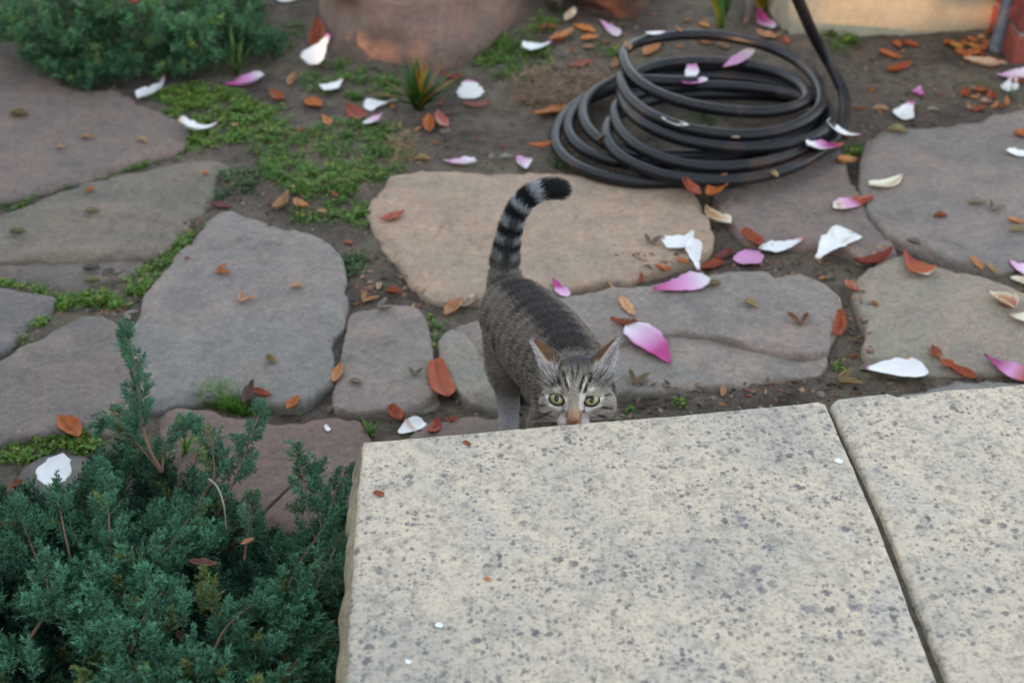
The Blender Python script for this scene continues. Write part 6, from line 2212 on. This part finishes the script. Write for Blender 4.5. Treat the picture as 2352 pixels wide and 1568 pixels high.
SB = scale_bud
SB(515, 627, 36, 0.4, RUST, TAN, "orange V-shaped bud scale on the large pale flagstone", vee=True)
SB(565, 690, 36, 0.9, RUST, s2l((220, 190, 160)), "orange and white V-shaped bud scale on the large pale flagstone", vee=True)
SB(682, 665, 30, 0.2, TAN, s2l((190, 160, 140)), "rounded pinkish-tan bud on the large pale flagstone")
SB(622, 830, 34, -0.9, s2l((150, 118, 66)), OLIVE, "olive boat-shaped bud scale on the large pale flagstone")
SB(817, 882, 32, -0.2, GREYT, s2l((168, 158, 138)), "fuzzy grey-tan bud on the small pink flagstone")
SB(955, 858, 30, 1.5, s2l((116, 108, 96)), GREYT, "dark grey bud scale on the small pink flagstone", vee=True)
SB(1725, 703, 38, -0.9, s2l((176, 160, 112)), OLIVE, "pale olive bud scale on the cracked flagstone")
SB(1833, 737, 42, 1.5, s2l((140, 118, 96)), BROWN, "open V-shaped bud scale on the cracked flagstone", vee=True)
SB(1640, 657, 34, 0.2, s2l((128, 112, 84)), OLIVE, "olive bud scale beside the pink fading petal")
SB(1465, 872, 44, 1.2, s2l((132, 120, 92)), OLIVE, "split olive bud scale beside the cat's head", vee=True)
SB(1950, 878, 50, 0.2, s2l((150, 124, 78)), OLIVE, "large olive V-shaped bud scale on the soil behind the step", vee=True)
SB(1990, 852, 32, 0.1, GREYT, s2l((160, 150, 128)), "grey-tan bud scale touching the long white petal")
SB(1498, 555, 36, 1.3, s2l((112, 98, 84)), s2l((140, 122, 106)), "grey-brown split bud scale on the tan flagstone", vee=True)
SB(1775, 405, 28, -0.9, s2l((176, 156, 116)), TAN, "tan bud scale on the flagstone under the hose")
SB(1715, 432, 28, -0.3, s2l((136, 122, 100)), GREYT, "faint grey-tan bud scale on the flagstone under the hose", vee=True)
SB(2243, 470, 36, 0.0, s2l((150, 140, 118)), GREYT, "pale grey bud scale on the grey flagstone")
SB(2283, 480, 34, 0.8, s2l((124, 116, 100)), GREYT, "darker split bud scale beside the pale grey one", vee=True)
SB(2336, 534, 34, 0.1, OLIVE, s2l((168, 152, 118)), "olive-tan bud scale near the grey flagstone's edge")
SB(1955, 655, 30, 1.4, s2l((150, 134, 104)), OLIVE, "olive bud scale in the joint beside the pinkish-red petal")
SB(1905, 640, 26, 1.0, s2l((130, 118, 96)), GREYT, "small grey bud scale in the joint below the broad speckled petal")
SB(2098, 560, 30, -0.6, s2l((110, 102, 92)), GREYT, "dark grey bud scale in the deep joint by the grey flagstone")
SB(45, 267, 40, -0.1, s2l((120, 96, 66)), OLIVE, "brown bud scale on the flagstone below the far juniper")
SB(200, 320, 26, 0.3, s2l((130, 104, 90)), TAN, "dull brown bud scale on the far purple-grey flagstone", "bud scales on the far flagstone")
SB(327, 328, 26, -0.5, s2l((176, 160, 120)), TAN, "pale tan bud scale on the far purple-grey flagstone")
SB(140, 342, 16, 0.3, TAN, s2l((180, 150, 120)), "tiny tan crumb of bud on the far purple-grey flagstone")
SB(213, 490, 32, 0.2, OLIVE, GREYT, "olive bud scale on the mossy layered flagstone")
SB(42, 537, 34, 0.1, s2l((110, 104, 84)), OLIVE, "dark olive bud scale at the end of the mossy layered flagstone")
SB(212, 622, 38, 0.1, s2l((92, 86, 80)), s2l((116, 108, 100)), "dark grey bud scale on the lower ledge of the layered flagstone")
SB(215, 650, 34, 0.1, s2l((136, 128, 96)), OLIVE, "pale edged olive bud scale below the dark grey one")
SB(208, 440, 20, 0.8, RUST, ORANGE, "small orange bud scale on the mossy layered flagstone")
SB(472, 402, 18, 1.0, RUST, ORANGE, "orange speck of bud at the layered flagstone's far end")
SB(970, 370, 36, 0.0, s2l((176, 148, 92)), OLIVE, "yellowish bud scale at the tan flagstone's top corner")
SB(1130, 366, 24, 1.4, s2l((170, 164, 148)), GREYT, "pale grey upright bud scale at the tan flagstone's top edge")
SB(1163, 366, 28, 0.2, s2l((176, 172, 152)), GREYT, "pale grey flat bud scale at the tan flagstone's top edge")
SB(2060, 306, 40, -0.3, s2l((160, 146, 104)), OLIVE, "olive bud scale below the white petal with the pink tip")
SB(2022, 256, 32, -0.1, s2l((160, 140, 112)), TAN, "tan bud scale on bare soil between hose and wall")
SB(2142, 258, 24, 0, s2l((160, 152, 126)), GREYT, "small pale bud scale behind the white petal with the pink tip")
SB(1240, 337, 18, 0, TAN, BROWN, "small tan bud crumb on the soil beside the hose")
SB(884, 706, 36, 0.5, s2l((150, 142, 126)), GREYT, "pale curled bud scale at the top of the small pink flagstone", vee=True)
SB(848, 690, 34, 0.9, s2l((176, 130, 84)), TAN, "tan wishbone-shaped bud scale above the small pink flagstone", vee=True)
SB(870, 662, 26, 1.5, s2l((200, 186, 160)), TAN, "cream bud scale in the soil above the small pink flagstone")
SB(905, 676, 36, -0.2, RUST, BROWN, "rust-coloured bud scale in the soil above the small pink flagstone")
SB(300, 730, 30, -0.4, s2l((150, 128, 116)), s2l((180, 170, 160)), "pale split bud scale at the large pale flagstone's side", vee=True)
SB(605, 955, 22, 1.2, s2l((150, 146, 120)), GREYT, "grey-green bud in the joint beside the fine grass")
SB(1690, 320, 18, 0, CREAM * .8, TAN, "tiny cream bud crumb on the front hose loop")
SB(430, 596, 12, 0, BROWN, RUST, "tiny brown bud crumb near the large pale flagstone's edge")
SB(762, 945, 26, 1.1, s2l((120, 112, 96)), GREYT, "dark grey bud scale in the joint beside the small pink flagstone")

# crumbs lying on the pale step
for x, y, r, c0, c1, lab in [(1072, 1018, 8, RED, RUST, "tiny reddish leaf crumb at the pale step's edge"), (870, 1135, 11, RED, RUST, "small red-brown leaf crumb near the pale step's rough side"),
                             (1120, 1330, 7, TAN, ORANGE, "tiny tan leaf crumb in the middle of the pale slab")]:
    D_(x - r, y - r * .4, x + r, y + r * .4, 0.6, c0, c1, lab, prof="scrap", curl=0.05, cup=0.2)
for x, y, r, lab in [(1008, 1436, 9, "small white petal fleck on the pale slab's lower part"), (938, 1518, 7, "smaller white petal fleck near the slab's rough side"), (1926, 1058, 10, "white petal fleck beside the slab joint")]:
    P_(x - r, y, x + r, y + 4, 0.7, lab, "petal", colf=petal_col(g_plain), prof="scrap", curl=0.03, cup=0.1)

# fine leaf crumbs and flakes trodden into the soil
rgf = np.random.default_rng(71)
zones = [([(560, 60), (1000, 130), (1200, 200), (1000, 390), (640, 540), (480, 520), (560, 380)], 260), ([(1200, 40), (1560, 30), (1800, 90), (1500, 90), (1400, 200), (1220, 270)], 260),
         ([(1960, 110), (2330, 130), (2352, 240), (2000, 300), (1960, 240)], 200), ([(800, 560), (1000, 690), (1000, 720), (800, 700)], 70), ([(1400, 600), (2050, 580), (2000, 620), (1500, 640)], 120),
         ([(1920, 690), (1990, 680), (2000, 850), (1900, 850)], 60), ([(1430, 900), (2070, 860), (2070, 900), (1430, 950)], 110), ([(100, 720), (300, 690), (440, 540), (470, 500), (420, 600), (260, 730)], 60)]
Vs, Fs, Cs, off = [], [], [], 0
for poly, n in zones:
    for x, y in in_poly_px(rgf, poly, n):
        p = at_z(x, y, SOIL_Z)
        p[2] = surf_z(p[0], p[1], 0.03) + 0.001
        a = rgf.random() * 6.283; L = rgf.uniform(0.003, 0.009); w = L * rgf.uniform(0.25, 0.6)
        d = np.array([math.cos(a), math.sin(a), rgf.normal() * .15]); s_ = np.array([-math.sin(a), math.cos(a), rgf.normal() * .3])
        Vs += [p - d * L, p + s_ * w + [0, 0, L * .3 * rgf.random()], p + d * L, p - s_ * w]
        Fs.append([off, off + 1, off + 2, off + 3]); off += 4
        c = s2l([(150, 100, 66), (120, 84, 60), (176, 140, 104), (98, 80, 66), (140, 120, 100), (86, 74, 64)][rgf.integers(6)]) * rgf.uniform(.7, 1.2)
        Cs += [c] * 4
fl = link("leaf_crumbs", mesh_np("leaf_crumbs", np.array(Vs), np.array(Fs), np.array(Cs), smooth=False), m_dead)
tag(fl, "fine brown leaf crumbs trodden into the soil", "leaf litter", kind="stuff")
# ================================================================ unseen screen added to block the low sun
# it stands out of view behind the photographer; gaps are shaped to place sun patches
m_blocker, nd, lk, bs = new_mat("blocker_green")
tc = nd.new("ShaderNodeTexCoord")
n1 = noise_node(nd, lk, tc.outputs["Object"], 9, 6, 0.7)
c1 = ramp(nd, lk, n1.outputs["Fac"], [(0.3, (0.02, 0.04, 0.015)), (0.7, (0.06, 0.11, 0.04))])
lk.new(c1.outputs["Color"], bs.inputs["Base Color"]); bs.inputs["Roughness"].default_value = 0.7
bump(nd, lk, n1.outputs["Fac"], 1.0, 0.03, bs)
sdh = np.array(SUN_DIR)
hn = np.array([-sdh[0], -sdh[1], 0.0]); hn /= np.linalg.norm(hn)      # blocker faces along the sun's azimuth
hr = np.array([hn[1], -hn[0], 0.0])
HC = np.array([0.2, 2.4, 0]) - hn * 4.6


def to_blocker(p):
    t = np.dot(np.asarray(p) - HC, hn) / np.dot(sdh, hn)
    q = np.asarray(p) - sdh * t
    return np.array([np.dot(q - HC, hr), q[2]])


def on_wall(x, y):
    d = ray(x, y)
    t = np.dot(WA - ORG, WN) / np.dot(d, WN)
    return ORG + d * t


GAPS = []  # openings cut in the added screen, aimed at wall, boulders, pipe and hose
GAPS.append([to_blocker(on_wall(x, y)) for x, y in [(1862, 8), (1960, -30), (2090, -40), (2185, 22), (2100, 34), (1990, 44), (1890, 52), (1866, 44)]])
GAPS.append([to_blocker(on_wall(x, y)) for x, y in [(2000, 66), (2110, 54), (2140, 46), (2145, 52), (2060, 66), (2000, 74)]])
GAPS.append([to_blocker(on_wall(x, y)) for x, y in [(1806, -10), (1836, -10), (1842, 55), (1828, 50), (1812, 25)]])


def rock_gap(x, y, z, pts):
    return [to_blocker(hit(x + dx, y + dy)[0] if z is None else at_z(x + dx, y + dy, z)) for dx, dy in pts]


SUNPOLY = GAPS
GAPS.append(rock_gap(822, 108, None, [(-24, -18), (-6, -30), (14, -18), (26, 24), (10, 30), (-14, 10)]))
GAPS.append(rock_gap(884, 122, None, [(-22, -8), (0, -14), (20, 2), (18, 16), (-6, 10)]))
GAPS.append(rock_gap(960, 112, None, [(-8, -6), (6, -8), (9, 8), (-6, 6)]))
GAPS.append(rock_gap(1418, 12, None, [(-32, 6), (-12, -6), (20, -6), (27, 14), (10, 27), (-6, 16)]))
GAPS.append([to_blocker(at_y(x, y, 3.085)) for x, y in [(1680, -20), (1716, -20), (1716, 46), (1680, 56)]])
GAPS.append(rock_gap(1846, 62, None, [(-12, -24), (2, -24), (10, 16), (2, 26), (-8, 6)]))
GAPS.append(rock_gap(1560, 82, None, [(-20, -8), (22, -10), (24, 6), (-18, 8)]))
us = np.arange(-5.0, 5.0, 0.016); zs = np.arange(0.0, 3.1, 0.016)
U, W = np.meshgrid(us, zs)
cu = (U[:-1, :-1] + 0.008).ravel(); cz = (W[:-1, :-1] + 0.008).ravel()
keep = np.ones(len(cu), bool)
for g in GAPS:
    keep &= ~inside_poly(np.column_stack([cu, cz]), np.array(g))
wob = 0.06 * fbm(np.column_stack([U.ravel(), W.ravel()]), 6.0, 3, 44)
V = HC[None] + hr[None] * U.ravel()[:, None] + hn[None] * wob[:, None]
V[:, 2] = W.ravel()
nu = len(us)
idx = np.arange(len(us) * len(zs)).reshape(len(zs), nu)
F = np.stack([idx[:-1, :-1], idx[:-1, 1:], idx[1:, 1:], idx[1:, :-1]], -1).reshape(-1, 4)[keep]
hd = link_at("sun_blocker", mesh_np("sun_blocker", V, F), tuple(HC), m_blocker)
tag(hd, "tall green screen added out of view to block the low sun", "sun_blocker")
